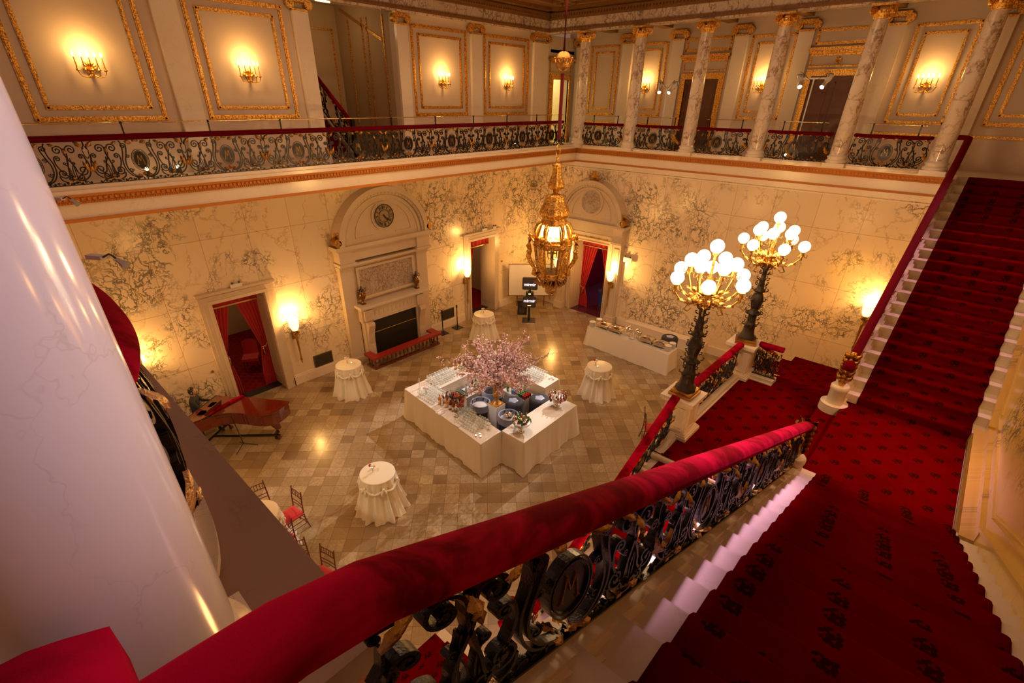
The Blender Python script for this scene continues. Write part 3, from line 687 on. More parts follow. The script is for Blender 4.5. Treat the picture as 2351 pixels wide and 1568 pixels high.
# bowed balconies on the far gallery and one on the near gallery
def bowed(x,yc,out,label,hw=.80,bow=.26,near=False,grp='bowed balconies between the far columns'):
    t=thing('iron_balcony',label,'balustrade',(x,yc,ZG+.0),0,grp if not near else None)
    def plan(s): # s -1..1
        q=max(0,1-s*s); return (out*bow*q**.55, s*hw)
    def fn(u,v,n):
        s=max(-1,min(1,u/.79)); x0,y0=plan(s); be=.07*sin(PI*min(1,max(0,v/.68)))*(1-.2*abs(s))+.03*(v<0)
        return (x0+out*(be+n),y0*(1+.06*sin(PI*min(1,max(0,v/.68)))),v+.10)
    p=iron_panel(t,fn,*((.016,.010,.04,30,'goldp') if near else (.021,.014,.026,18))); medallion(p,fn,.04 if near else .02)
    m=MB(); S=[-1+2*k/24 for k in range(25)]
    m.tube([(plan(s)[0]+out*.0,plan(s)[1]*1.0,.80+(.03 if near else 0)) for s in S],.085 if near else .065,14,sec=ELL); m.build('hand_rail',M['velvet' if near else 'velvetd'],t)
    m=MB(); 
    for o0,z0,z1 in ((.07,.0,.045),(.09,.045,.075),(.04,.075,.105)):
        N=24; outer=[(plan(s)[0]+out*o0,s*(hw+o0*.5)) for s in S]; poly=outer+[(-out*.06,hw),(-out*.06,-hw)]
        m.prism(poly,lambda p:(p[0],p[1],z0),lambda p:(p[0],p[1],z1))
    m.build('curb',M['white'],t); return t
bp=['between the farthest two columns','between second and third columns from the corner','between third and fourth columns from the corner','between fourth and fifth columns from the corner','between the two rightmost columns']
fb=None
for i in range(5):
    yc=(11.848-2.157*(i+.5))*1.003
    if fb is None: fb=bowed(16.80,yc,-1,'bowed black scrollwork balcony with red rail '+bp[i])
    else: dup(fb,(16.80,yc,ZG),0,'bowed black scrollwork balcony with red rail '+bp[i])
m=None
for i in range(5):
    yc=(11.848-2.157*(i+.5))*1.003
    t=thing('brass_rail','short brass guard bar above balcony '+bp[i],'rail',(16.9,yc,ZG+.84),0,'short brass guard bars')
    m=MB(); m.tube([(0,-.62,.22),(0,.62,.22)],.012,8); m.build('rail_tube',M['brass'],t)
    for s in (-1,1): m=MB(); m.box(-.012,-.012,-.06,.012,.012,.21); m.lathe([(.02,.2),(.026,.22),(.02,.24)],(0,0,0),8); m.build('rail_post',M['iron'],t,(0,s*.5,0))
bowed(0.0,2.19,1,'crimson velvet rail bulging over black scroll ironwork behind left foreground column',.72,.17,True)
bowed(0.0,4.30,1,'second velvet railed balcony, farther behind the left foreground column',.80,.24,True)
# stair balustrades
def stair_bal(label,xs,xe,fnz,sgn,y,rail_end,near):
    t=thing('stair_balustrade',label,'balustrade',(xs,y,fnz(xs)))
    L=abs(xe-xs); n=max(1,round(L/1.58)); w=L/n; k=w/1.58
    o=Vector((xs,y,fnz(xs)))
    for i in range(n):
        xc=xs+(xe-xs)*(i+.5)/n
        def fn(u,v,nn,xc=xc):
            X=xc+u*k*(1 if xe>xs else -1); return Vector((X,y+nn,fnz(X)+v*.93))-o
        p=iron_panel(t,fn,*((.016,.010,.042,30,'goldp') if near else (.020,.013,.026,18))); medallion(p,fn,.045 if near else .022)
    return t,o
M['velvetn']=M['velvet']
t,o=stair_bal('near stair balustrade of black scrolls, gilt leaves and crimson velvet rail',6.85,.25,nose,-1,.65,None,True)
R=[(7.12,.65,nose(7.12)+.66),(6.9,.65,nose(6.9)+.70)]+[(x/10,.65,nose(x/10)+.70) for x in range(64,3,-6)]
R+=[(.30,.648,7.10),(.12,.640,7.155),(-.02,.625,7.18),(-.12,.61,7.2)]
m=MB(); m.tube([Vector(p)-o for p in [(7.17,.65,nose(7.17)+.655)]+R],[.045]+[.082]*len(R),16,sec=ELL); m.build('hand_rail',M['velvet'],t)
m=MB(); m.tube([Vector(p)-o for p in [(-.20,.52,7.22),(-.20,.60,7.22),(-.195,.70,7.22),(-.19,.785,7.22),(-.19,.80,7.22)]],[.10,.105,.105,.10,.07],16,up=(0,0,1),sec=[(cos(a)*1.05 if abs(cos(a))<.75 else math.copysign(1.1,cos(a)),sin(a)*.8) for a in [2*PI*(k+.5)/16 for k in range(16)]]); m.build('return_rail',M['velvet'],t)
t,o=stair_bal('sloping balustrade with dark crimson rail beside the far rising flight',9.75,16.6,nosf,1,.65,None,False)
R=[(9.55,.65,nosf(9.55)+.74)]+[(9.7+k*.7,.65,nosf(9.7+k*.7)+.74) for k in range(10)]+[(16.45,.65,7.24),(16.75,.66,7.33),(16.85,.72,7.34),(16.86,.86,7.34)]
m=MB(); m.tube([Vector(p)-o for p in R],[.09]+[.075]*(len(R)-1),14,sec=ELL); m.sphere(Vector(R[0])-o,.10,12,8); m.build('hand_rail',M['velvetd'],t)
# newel blocks with gilt acanthus scrolls at the foot of both flights
def newel(x,y,sg,label):
    t=thing('marble_newel',label,'newel',(x,y,ZL-.154))
    m=MB(); m.lathe([(.135,0),(.135,.42),(.148,.44),(.148,.50),(.135,.52)],n=28); m.lathe([(.22,-.0),(.22,.16)],n=28); m.build('block',M['step'],t)
    m=MB(); P=[(-sg*.02,0,.50),(0,0,.56),(sg*.03,0,.66),(sg*.02,0,.78),(sg*.04,0,.92),(sg*.10,0,1.04),(sg*.14,0,1.12)]
    m.tube(P,[.03,.06,.085,.08,.065,.07,.04],12)
    for q in range(5):
        zq=.60+q*.10; xq=sg*(.02+.02*q)
        for w_ in (-1,0,1): leaf(m,lambda u,v,n:(xq-sg*(.06+n),u,v),w_*.03,zq,PI*.5-w_*.5,.17,.04,.05)
        for w_ in (-1,1): leaf(m,lambda u,v,n:(xq+u,w_*(.06+n),v),0,zq,PI*.5+.3,.17,.045,.05)
    m.build('acanthus_scroll',M['goldd'],t); return t
newel(9.60,.66,1,'round marble newel block with gilt acanthus scroll at foot of far rising flight')
newel(6.86,.66,-1,'marble newel block hidden beneath the end of the near velvet rail')
# landing balustrades and pedestals
def pedestal(x,y,label):
    t=thing('lamp_pedestal',label,'pedestal',(x,y,2.909),0,'marble lamp pedestals'); m=MB()
    for r,z0,z1 in ((.29,0,.10),(.27,.10,.13),(.245,.13,.155)): m.box(-r,-r,z0,r,r,z1)
    m.build('plinth',M['white'],t); m=MB(); m.box(-.215,-.215,.155,.215,.215,.66)
    m.build('shaft',M['white'],t); m=MB()
    for sx,sy in ((1,0),(-1,0),(0,1),(0,-1)):
        f=(lambda s,o,z:(s,sy*(.215+o),z)) if sy else (lambda s,o,z:(sx*(.215+o),s,z))
        for a,b,c,d in ((-.16,.16,.20,.215),(-.16,.16,.60,.615),(-.16,-.145,.215,.60),(.145,.16,.215,.60)):
            m.add([f(s,o,z) for z in (c,d) for s,o in ((a,0),(b,0),(b,.012),(a,.012))],[(0,3,2,1),(4,5,6,7),(0,1,5,4),(1,2,6,5),(2,3,7,6),(3,0,4,7)])
    m.build('panel_moulding',M['white'],t); m=MB()
    for r,z0,z1 in ((.235,.66,.685),(.26,.685,.72),(.29,.72,.785)): m.box(-r,-r,z0,r,r,z1)
    m.build('cap',M['white'],t); return t
PN=(7.245,2.53); PF=(10.10,2.53)
pedestal(*PN,'tall marble pedestal carrying the nearer globe lamp'); pedestal(*PF,'tall marble pedestal carrying the farther globe lamp')
def flat_bal(label,a,b,za,zb,h=.80,curbm=True):
    a=Vector(a);b=Vector(b); d=(b-a); L=d.length; d.normalize(); nrm=Vector((-d.y,d.x,0))
    t=thing('iron_balustrade',label,'balustrade',(a.x,a.y,za))
    n=max(1,round(L/1.45)); w=L/n; k=w/1.58; sc_=h/.80
    for i in range(n):
        def fn(u,v,nn,i=i):
            s=(i+.5)*w+u*k; return Vector((d.x*s+nrm.x*nn,d.y*s+nrm.y*nn,(zb-za)*s/L+.14+v*.80*sc_))
        p=iron_panel(t,fn,.020,.013,.026,18,'gold'); medallion(p,fn,.022)
    m=MB(); m.tube([(0,0,.14+.60),(0,0,0)] and [Vector((d.x*s,d.y*s,(zb-za)*s/L+.14+.66*sc_)) for s in (0,L*.33,L*.66,L)],.075,14,sec=ELL); m.build('hand_rail',M['velvetn'],t)
    m=MB()
    for hw,z0,z1 in ((.16,-.10,.06),(.13,.06,.13)):
        q=[(0,-hw),(L,-hw),(L,hw),(0,hw)]
        vs=[Vector((d.x*s+nrm.x*o,d.y*s+nrm.y*o,(zb-za)*s/L+z)) for z in (z0,z1) for s,o in q]; m.add(vs,[(0,3,2,1),(4,5,6,7),(0,1,5,4),(1,2,6,5),(2,3,7,6),(3,0,4,7)])
    m.build('curb',M['step'],t); return t
flat_bal('short level balustrade with crimson rail between the two lamp pedestals',(7.53,2.53,0),(9.82,2.53,0),2.91,2.91)
flat_bal('stub balustrade with crimson rail right of the farther lamp pedestal',(10.16,2.26,0),(10.16,1.80,0),2.91,2.91)
flat_bal('dark crimson railed balustrade descending left from the nearer lamp pedestal',(6.97,2.55,0),(3.35,2.55,0),2.93,1.08)
flat_bal('balustrade descending beyond the farther lamp pedestal, mostly hidden',(10.37,2.55,0),(13.4,2.55,0),2.93,1.35)
t=thing('rail_volute','coiled crimson velvet rail end seen through the near ironwork','rail',(3.25,2.80,0.9))
m=MB(); m.tube([(.22*cos(a)*(1-.02*k),.22*sin(a)*(1-.02*k),.80-.01*k) for k,a in enumerate([PI*.35-k*PI/9 for k in range(15)])],.06,12,sec=ELL); m.build('hand_rail',M['velvetn'],t)
m=MB(); m.lathe([(.13,-.9),(.13,.05),(.10,.08)],n=16); m.build('newel',M['step'],t)
m=MB(); m.lathe([(.10,.08),(.07,.2),(.12,.45),(.08,.62),(.10,.74)],n=12,fr=lambda a,z:1+.15*sin(a*6)); m.build('iron_scroll',M['iron'],t)
for s in (1,-1):
    x=13.35 if s>0 else 2.95
    if s>0: flat_bal('dark crimson railed balustrade of the lowest flight, behind the nearer lamp',(13.45,2.7,0),(13.2,4.35,0),.85,.10)
# ============================================================ FIREPLACE, DOORCASES
def arch_pts(cx,cz,r,n=24,a0=0,a1=PI,rz=None):
    rz=rz or r; return [(cx+r*cos(a0+(a1-a0)*k/n),cz+rz*sin(a0+(a1-a0)*k/n)) for k in range(n+1)]
def arch_band(m,F,cx,cz,r0,r1,o0,o1,n=28,ratio=1.):
    A=arch_pts(cx,cz,r0,n,rz=r0*ratio);B=arch_pts(cx,cz,r1,n,rz=r1*ratio)
    for i in range(n):
        q=[A[i],B[i],B[i+1],A[i+1]]; m.prism(q,lambda p:F(p[0],o0,p[1]),lambda p:F(p[0],o1,p[1]))
def fbox(m,F,a,b,o0,o1,z0,z1):
    vs=[F(s,o,z) for z in (z0,z1) for s,o in ((a,o0),(b,o0),(b,o1),(a,o1))]; m.add(vs,[(0,3,2,1),(4,5,6,7),(0,1,5,4),(1,2,6,5),(2,3,7,6),(3,0,4,7)])
def lunette(t,F,cx,z0,r,ratio,disc,clock,cz):
    """semicircular pediment; F(s,out,z) local"""
    m=MB(); poly=arch_pts(cx,z0,r*.99,32,rz=r*.99*ratio); m.prism(poly,lambda p:F(p[0],.0,p[1]),lambda p:F(p[0],.30,p[1]))
    arch_band(m,F,cx,z0,r*.88,r,.30,.38,ratio=ratio); arch_band(m,F,cx,z0,r*.80,r*.86,.30,.335,ratio=ratio); arch_band(m,F,cx,z0,r*.93,r*1.03,.0,.44,ratio=ratio)
    arch_band(m,F,cx,z0+.16,r*.62,r*.645,.30,.325,ratio=ratio*.98); fbox(m,F,cx-r*.64,cx-disc*1.15,.30,.325,z0+.14,z0+.17); fbox(m,F,cx+disc*1.15,cx+r*.64,.30,.325,z0+.14,z0+.17)
    n=36
    for k in range(n+1): a=PI*k/n; c=(cx+r*.905*cos(a),z0+r*.905*ratio*sin(a)); fbox(m,F,c[0]-.02,c[0]+.02,.38,.40,c[1]-.02,c[1]+.02)
    N=36
    for rr,o in ((disc*1.22,.35),(disc*1.08,.37)): m.prism([(cx+rr*cos(2*PI*k/N),cz+rr*sin(2*PI*k/N)) for k in range(N)],lambda p:F(p[0],.3,p[1]),lambda p:F(p[0],o,p[1]))
    m.build('lunette',M['mantel'],t)
    d=MB(); d.prism([(cx+disc*cos(2*PI*k/N),cz+disc*sin(2*PI*k/N)) for k in range(N)],lambda p:F(p[0],.3,p[1]),lambda p:F(p[0],.385,p[1]))
    if not clock: d.build('roundel',M['greymarble'],t); return
    dd=d.build('clock',M['clockface'],t); c=MB()
    ring=lambda r0,r1:[c.prism([(cx+r_*cos(2*PI*(k+j)/N),cz+r_*sin(2*PI*(k+j)/N)) for r_,j in ((r0,0),(r1,0),(r1,1),(r0,1))],lambda p:F(p[0],.385,p[1]),lambda p:F(p[0],.40,p[1])) for k in range(N)]
    ring(disc*.93,disc*1.0); ring(disc*.50,disc*.55)
    def bar(a,r0,r1,w,o=.40,off=0):
        ca,sa=cos(a),sin(a); q=[(r0,off-w),(r1,off-w),(r1,off+w),(r0,off+w)]; c.prism([(cx+x*ca-y*sa,cz+x*sa+y*ca) for x,y in q],lambda p:F(p[0],.385,p[1]),lambda p:F(p[0],o,p[1]))
    rom=['XII','I','II','III','IV','V','VI','VII','VIII','IX','X','XI']
    for k in range(12):
        a=PI/2-PI/6*k; w=len(rom[k])
        for j,ch in enumerate(rom[k]):
            off=-(j-(w-1)/2)*.042
            if ch=='I': bar(a,disc*.62,disc*.86,.006,off=off)
            else:
                for sg in (-1,1):
                    ca,sa=cos(a),sin(a); x0,x1=disc*.62,disc*.86; ya=off+(sg*.016 if ch=='X' else 0); yb=off+(-sg*.016 if ch=='X' else sg*.016)
                    q=[(x0,ya-.005),(x1,yb-.005),(x1,yb+.005),(x0,ya+.005)]; c.prism([(cx+x*ca-y*sa,cz+x*sa+y*ca) for x,y in q],lambda p:F(p[0],.385,p[1]),lambda p:F(p[0],.40,p[1]))
    c.build('dial_marks',M['black'],dd); c=MB(); bar(-PI*.30,-.05,disc*.45,.018,.42); bar(-PI*.23,-.06,disc*.75,.010,.43); c.build('clock_hands',M['black'],dd)
M['greymarble']=marble('grey_breccia_marble',(.50,.45,.40),(.10,.08,.07),1.,2.6,None,.25,vw=.07,amount=1.2)
M['clockface']=simple('bronzed_clock_face',(.33,.26,.17),.4,.3,.3,25.)
def scroll_foot(m,F,cx,z,sg):
    for r,o in ((.13,.42),(.09,.44),(.05,.46)): m.prism([(cx+r*cos(2*PI*k/16),z+.13+r*sin(2*PI*k/16)) for k in range(16)],lambda p:F(p[0],.12,p[1]),lambda p:F(p[0],o,p[1]))
    for a in range(5):
        an=PI*.5+(a-2)*.32; leaf(m,lambda u,v,n:F(cx+u,.30+n,z+.25+v),0,0,an,.20,.045,.04)
# --- fireplace on the left wall
FX=8.97
t=thing('marble_chimneypiece','tall arched marble chimneypiece with round clock above black fireplace','fireplace',(FX,YW,0))
F=lambda s,o,z:(s,-o,z)
lunette(t,F,0,4.09,1.66,.93,.36,True,4.79)
m=MB()
fbox(m,F,-1.86,1.86,0,.46,3.98,4.09); fbox(m,F,-1.80,1.80,0,.40,3.92,3.98); fbox(m,F,-1.70,1.70,0,.28,3.58,3.92)
for s in (-1,1): fbox(m,F,s*1.48-.26,s*1.48+.26,0,.36,3.55,3.95); fbox(m,F,s*1.48-.30,s*1.48+.30,0,.40,3.46,3.55)
fbox(m,F,-1.72,1.72,0,.32,3.42,3.50); m.build('entablature',M['mantel'],t)
m=MB(); scroll_foot(m,F,-1.72,4.09,-1); scroll_foot(m,F,1.72,4.09,1); m.build('acroterion',M['goldd'],t)
m=MB()
for s in (-1,1): fbox(m,F,s*1.49-.22,s*1.49+.22,0,.20,.25,3.30); fbox(m,F,s*1.49-.27,s*1.49+.27,0,.27,0,.25); fbox(m,F,s*1.49-.25,s*1.49+.25,0,.25,3.30,3.42)
fbox(m,F,-1.27,1.27,0,.12,2.2,3.42); frame_o=[(-1.15,1.15,2.22,3.30)]
for a,b,c,d in ((-1.15,1.15,3.22,3.30),(-1.15,1.15,2.22,2.30),(-1.15,-1.07,2.30,3.22),(1.07,1.15,2.30,3.22)): fbox(m,F,a,b,.12,.19,c,d)
m.build('overmantel',M['mantel'],t)
m=MB(); fbox(m,F,-1.07,1.07,.12,.14,2.30,3.22); m.build('panel',M['greymarble'],t)
m=MB(); fbox(m,F,-1.40,1.40,0,.58,2.02,2.10); fbox(m,F,-1.34,1.34,0,.52,1.96,2.02); m.build('mantel_shelf',M['step'],t)
m=MB(); fbox(m,F,-1.30,1.30,0,.42,1.50,1.96); fbox(m,F,-1.24,-.92,0,.42,.0,1.5); fbox(m,F,.92,1.24,0,.42,.0,1.5)
for s in (-1,1):
    poly=[(.42,1.5),(.60,1.5),(.62,1.40),(.52,1.1),(.46,.7),(.50,.25),(.56,.1),(.56,0),(.42,0)]
    m.prism(poly,lambda p:F(s*1.08-.12,p[0],p[1]),lambda p:F(s*1.08+.12,p[0],p[1])); fbox(m,F,s*1.08-.15,s*1.08+.15,.42,.50,1.56,1.92)
    for z in (1.66,1.74,1.82): fbox(m,F,s*1.08-.09,s*1.08+.09,.50,.515,z-.015,z+.015)
for k in range(10): fbox(m,F,-.80+k*.17,-.72+k*.17,.42,.44,1.66,1.82)
fbox(m,F,-.92,.92,.42,.46,1.50,1.56); m.build('surround',M['mantel'],t)
m=MB(); fbox(m,F,-.92,.92,.03,.36,.0,1.5); m.build('fire_screen',M['lead'],t); m=MB(); fbox(m,F,-.92,.92,.36,.375,1.02,1.04); m.build('screen_trim',M['brass'],t)
# club fender
fd=thing('club_fender','low club fender with red leather seat rail and spindles before fireplace','fender',(FX,YW-.62,0))
def fend(m,pts,r0,r1,z0,z1):
    pass
m=MB(); m.box(-1.42,-.40,0,1.42,-.28,.07); m.box(-1.42,-.279,0,-1.30,.10,.07); m.box(1.30,-.279,0,1.42,.10,.07); m.build('base_rail',M['wood'],fd)
m=MB(); m.box(-1.48,-.47,.40,1.48,-.21,.48); m.box(-1.48,-.209,.40,-1.22,.12,.48); m.box(1.22,-.209,.40,1.48,.12,.48); m.build('padded_seat_rail',simple('red_leather',(.30,.02,.015),.35,0,.1,20.),fd)
sp_=None
for x,y in [(-1.36+.17*k,-.34) for k in range(17)]+[(-1.36,-.15),(-1.36,.03),(1.36,-.15),(1.36,.03)]:
    if sp_ is None:
        m=MB(); m.lathe([(.02,.07),(.035,.10),(.018,.13),(.04,.22),(.028,.30),(.018,.35),(.035,.39),(.03,.40)],n=10); sp_=m.build('spindle',M['wood'],fd,(x,y,0))
    else: c=sp_.copy(); COL.objects.link(c); c.location=(x,y,0)
def urn(x,label,flip):
    u=thing('mantel_urn',label,'urn',(x,YW-.30,2.10),0,'lidded urns on the mantel shelf'); mt=simple('bronze_brown_urn',(.22,.10,.03),.25,.8,.2,20.)
    m=MB(); m.box(-.07,-.07,0,.07,.07,.04); m.lathe([(.05,.04),(.02,.10),(.03,.13),(.10,.22),(.125,.32),(.10,.40),(.05,.44),(.08,.47)],n=20); m.build('body',mt,u)
    m=MB(); m.lathe([(.08,.47),(.075,.50),(.03,.54),(.02,.57),(.03,.60),(.0001,.64)],n=16); m.build('lid',M['bronze'],u)
    for s in (-1,1): m=MB(); m.tube([(s*.10,0,.40),(s*.16,0,.46),(s*.15,0,.54),(s*.09,0,.50)],.012,6); m.build('handle',M['bronze'],u)
urn(FX-1.12,'lidded bronze urn at the left end of the mantel shelf',0); urn(FX+1.10,'lidded bronze urn at the right end of the mantel shelf',1)
# --- doorcases
def doorcase(n,F,a,b,zt,w,depth,sx,label_c,valz=.30,left=True,right=True,mat='mantel',open_=.45,gold='gold'):
    """opening a..b along s"""
    m=MB()
    for k,(q,o) in enumerate(((w,.05),(w*.72,.08),(w*.3,.11))):
        fbox(m,F,a-q,a-.002*k,0,o,0,zt-.001); fbox(m,F,b+.002*k,b+q,0,o,0,zt-.001); fbox(m,F,a-q,b+q,0,o,zt+.002*k,zt+q)
    fbox(m,F,a-w-.04,b+w+.04,0,.14,zt+w-.05,zt+w+.02)
    fbox(m,F,a-.12,a-.003,-depth,-.002,0,zt); fbox(m,F,b+.003,b+.12,-depth,-.002,0,zt); fbox(m,F,a-.12,b+.12,-depth,-.002,zt+.004,zt+.12)
    for x0,x1,sg in ((a,a+.012,1),(b-.012,b,-1)):
        for (p,q,c,d) in ((-depth+.12,-.10,.3,.32),(-depth+.12,-.10,zt-.2,zt-.18),(-depth+.12,-depth+.14,.3,zt-.2),(-.12,-.10,.3,zt-.2)): fbox(m,F,x0,x1,p,q,c,d)
    o=struct('door_%d'%n,m,M[mat])
    return o
def curtains(F,a,b,zt,dep,label,tie,sides=(1,1),px=None):
    p0=F((a+b)/2,-dep,0); t=thing('door_curtains',label,'curtains',p0)
    L=lambda s,o,z:Vector(F(s,o,z))-Vector(p0)
    m=MB(); m.grid(lambda u,v:L(a+(b-a)*u,-dep+.02*sin(u*40),zt-.34*v),60,4); m.build('valance',M['curtain'],t)
    m=MB(); fbox(m,lambda s,o,z:L(s,o,z),a,b,-dep+.01,-dep+.05,zt-.37,zt-.33); m.build('fringe',M['brass'],t)
    w=(b-a)
    for sg,on in ((1,sides[0]),(-1,sides[1])):
        if not on: continue
        e=a if sg>0 else b
        def wd(v):
            z=zt*(1-v)
            if z>tie: q=(zt-z)/(zt-tie); return w*(.50*(1-q)+.15*q) if True else 0
            q=(tie-z)/tie; return w*(.15+.10*min(1,q*1.5))
        m=MB(); m.grid(lambda u,v:L(e+sg*u*wd(v),-dep-.05+.035*sin(u*34+v*1.5)*(1 if zt*(1-v)>tie+.1 or zt*(1-v)<tie-.15 else .5),zt*(1-v)+.0),44,26); m.build('curtain',M['curtain'],t)
        m=MB(); z=tie; m.tube([L(e-sg*.02,-dep-.0,z+.12),L(e+sg*w*.08,-dep+.06,z),L(e+sg*w*.16,-dep+.02,z-.02)],.018,8); q=L(e+sg*w*.14,-dep+.06,z-.05); m.lathe([(.0001,.03),(.03,0),(.018,-.04),(.04,-.22),(.0001,-.23)],q,10); m.build('tieback',M['brass'],t)
    return t
F1=lambda s,o,z:(s,YW-o,z)
doorcase(1,F1,3.54,4.93,3.22,.30,.75,1,''); doorcase(2,F1,12.95,14.30,3.20,.30,.75,1,'')
curtains(F1,3.54,4.93,3.22,.62,'crimson tied back curtains in doorway left of the chimneypiece',1.35)
curtains(F1,12.95,14.30,3.20,.28,'crimson curtain in narrow doorway right of the chimneypiece',1.35,(1,0))
# arched doorcase on far wall
DC=10.78
F2=lambda s,o,z:(XB-o,s,z)
doorcase(3,F2,9.97,11.60,3.08,.16,.75,1,'')
t=thing('arched_door_surround','arched marble pediment with grey roundel above far curtained doorway','door surround',(XB,DC,0))
F=lambda s,o,z:(-o,s,z)
lunette(t,F,0,3.95,1.42,1.02,.42,False,4.66)
m=MB(); fbox(m,F,-1.62,1.62,0,.46,3.86,3.95); fbox(m,F,-1.56,1.56,0,.40,3.80,3.86); fbox(m,F,-1.44,1.44,0,.28,3.50,3.80)
for s in (-1,1): fbox(m,F,s*1.30-.20,s*1.30+.20,0,.36,3.34,3.82); fbox(m,F,s*1.30-.22,s*1.30+.22,0,.40,3.26,3.34); fbox(m,F,s*1.30-.17,s*1.30+.17,0,.26,.3,3.26); fbox(m,F,s*1.30-.22,s*1.30+.22,0,.32,0,.3)
fbox(m,F,-1.45,1.45,0,.34,3.40,3.50); m.build('entablature',M['mantel'],t)
m=MB()
for s in (-1,1):
    for a,b,c,d in ((-.11,.11,.45,.47),(-.11,.11,3.06,3.08),(-.11,-.09,.47,3.06),(.09,.11,.47,3.06)): fbox(m,F,s*1.30+a,s*1.30+b,.26,.28,c,d)
m.build('pilaster_moulding',M['mantel'],t)
m=MB(); scroll_foot(m,F,-1.48,3.95,-1); scroll_foot(m,F,1.48,3.95,1)
for a in range(9): leaf(m,lambda u,v,n:F(u,.25+n,5.42+v),0,0,PI*.5+(a-4)*.30,.36-.02*abs(a-4),.06,.05)
m.build('acroterion',M['goldd'],t)
curtains(F2,9.97,11.60,3.08,.60,'crimson curtains in the arched far doorway, drawn to the left',.9,(1,1))
# rooms behind the doors
m=MB(); 
for (a,b) in ((2.4,6.2),(12.0,15.6)):
    m.box(a,YW+.75,0,a+.1,YW+5.4,3.6); m.box(b,YW+.75,0,b+.1,YW+5.4,3.6); m.box(a,YW+5.4,0,b+.1,YW+5.5,3.6); m.box(a,YW+.32,3.6,b+.1,YW+5.5,3.7)
struct('wall_side_rooms',m,M['panel_tan'])
m=MB()
for (a,b) in ((2.4,6.2),(12.0,15.6)): q=[(a,YW+.45),(b,YW+.45),(b,YW+5.4),(a,YW+5.4)]; m.add([(x,y,.012) for x,y in q],[(0,1,2,3)],False,[q])
struct('floor_side_rooms',m,M['carpet_room']); m=MB(); m.box(3.54,YW+.3,0.0,4.93,YW+.62,.014); m.box(12.95,YW+.3,0,14.3,YW+.62,.014); struct('trim_15',m,M['black'])
point((4.0,YW+3.0,3.2),26,(1,.6,.3),.2,'side_room_light'); point((13.6,YW+3.0,3.2),22,(1,.6,.3),.2,'side_room_light')
m=MB(); m.box(XB+.75,8.9,0,XB+6,9.0,3.6); m.box(XB+.75,12.6,0,XB+6,12.7,3.6); m.box(XB+6,8.9,0,XB+6.1,12.7,3.6); m.box(XB+.32,8.9,3.6,XB+6.1,12.7,3.7); struct('wall_passage',m,M['velvetd'])
m=MB(); m.box(XB,8.9,-.1,XB+6.1,12.7,-.0+.01); struct('floor_passage',m,simple('dark_polished_floor',(.10,.02,.03),.15,0,.3,3.))
point((XB+3.2,10.6,3.0),90,(.7,.6,1),.15,'passage_light')
# glass doors in the arched doorway, with bright panels seen through
t=thing('glass_door','glazed door standing open behind the far red curtains','door',(XB+.95,9.98,0.02),math.radians(-12))
m=MB(); m.box(0,0,0,.05,.06,2.9); m.box(0,.74,0,.05,.80,2.9); m.box(0,.06,0,.05,.74,.18); m.box(0,.06,2.8,.05,.74,2.9); m.build('frame',M['wood'],t); m=MB(); m.box(.02,.06,.18,.03,.74,2.8); m.build('pane',M['pane'],t)
for i,(x,y,w,h,l) in enumerate(((XB+4.5,10.3,.9,1.5,'tall pale lit panel on the floor beyond the far doorway'),(XB+2.6,9.75,.55,.9,'low pale lit board beside blue bin beyond far doorway'))):
    t=MB(); t.box(-.03,-w/2,0,.03,w/2,h); tag(t.build('display_board',M['screen'] if i==0 else M['paint_white'],None,(x,y,.01)),l,'board')
t=thing('waste_bin','blue round waste bin standing just beyond the far doorway','bin',(XB+1.3,10.75,.01)); m=MB(); m.lathe([(.19,0),(.24,.62),(.26,.64),(.26,.68),(.22,.68),(.20,.3),(.0001,.29)],n=20); m.build('body',M['binblue'],t); m=MB(); m.lathe([(.268,.63),(.275,.66),(.262,.69)],n=20); m.build('rim',M['blackc'],t)
# chair in side room (upholstered red)
# stair recess on the left upper wall
RB=16.6
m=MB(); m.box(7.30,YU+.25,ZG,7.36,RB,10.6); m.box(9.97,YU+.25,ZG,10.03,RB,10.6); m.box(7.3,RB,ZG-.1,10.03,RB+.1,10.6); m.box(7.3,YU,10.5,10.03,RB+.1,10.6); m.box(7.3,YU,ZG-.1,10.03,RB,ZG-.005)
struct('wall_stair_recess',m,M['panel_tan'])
m=MB()
f=lambda s,o,z:(9.97-o,s,z)
for a in (14.1,14.9,15.15,15.9): fbox(m,f,a,a+.045,0,.03,6.9,10.1)
fr=lambda s,o,z:(s,RB-o,z); frame(m,fr,7.7,8.6,8.2,9.9,.05,.03); frame(m,fr,8.75,9.8,6.9,9.9,.05,.03)
m.prism([(14.2,9.55),(14.2,9.47),(16.3,10.35),(16.3,10.42)],lambda p:(9.94,p[0],p[1]),lambda p:(9.97,p[0],p[1]))
struct('trim_16',m,M['gold'])
m=MB()
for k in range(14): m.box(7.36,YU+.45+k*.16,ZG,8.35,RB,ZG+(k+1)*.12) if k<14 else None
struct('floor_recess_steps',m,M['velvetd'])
t=thing('inner_stair_balustrade','small black scroll balustrade climbing left inside the dark recess','balustrade',(8.40,YU+.30,ZG))
def fn(u,v,n): s=(u+.79)*1.25; return (n,s,.12+s*.72+v*1.05)
iron_panel(t,fn,.014,.010,.02,14); m=MB(); m.tube([(0,-.05,.92),(0,0,.93),(0,1.0,1.65),(0,1.95,2.33)],.06,10); m.build('hand_rail',M['velvetn'],t); m=MB(); m.box(-.05,-.12,0,.05,-.02,1.0); m.build('newel',M['iron'],t)
m=MB(); m.prism([(-.1,-.0),(2.0,1.44),(2.0,1.2),(.2,0)],lambda p:(-.03,p[0],p[1]),lambda p:(.05,p[0],p[1])); m.build('string',M['step'],t)
point((8.8,15.2,9.9),9,(1,.62,.3),.2,'recess_light')
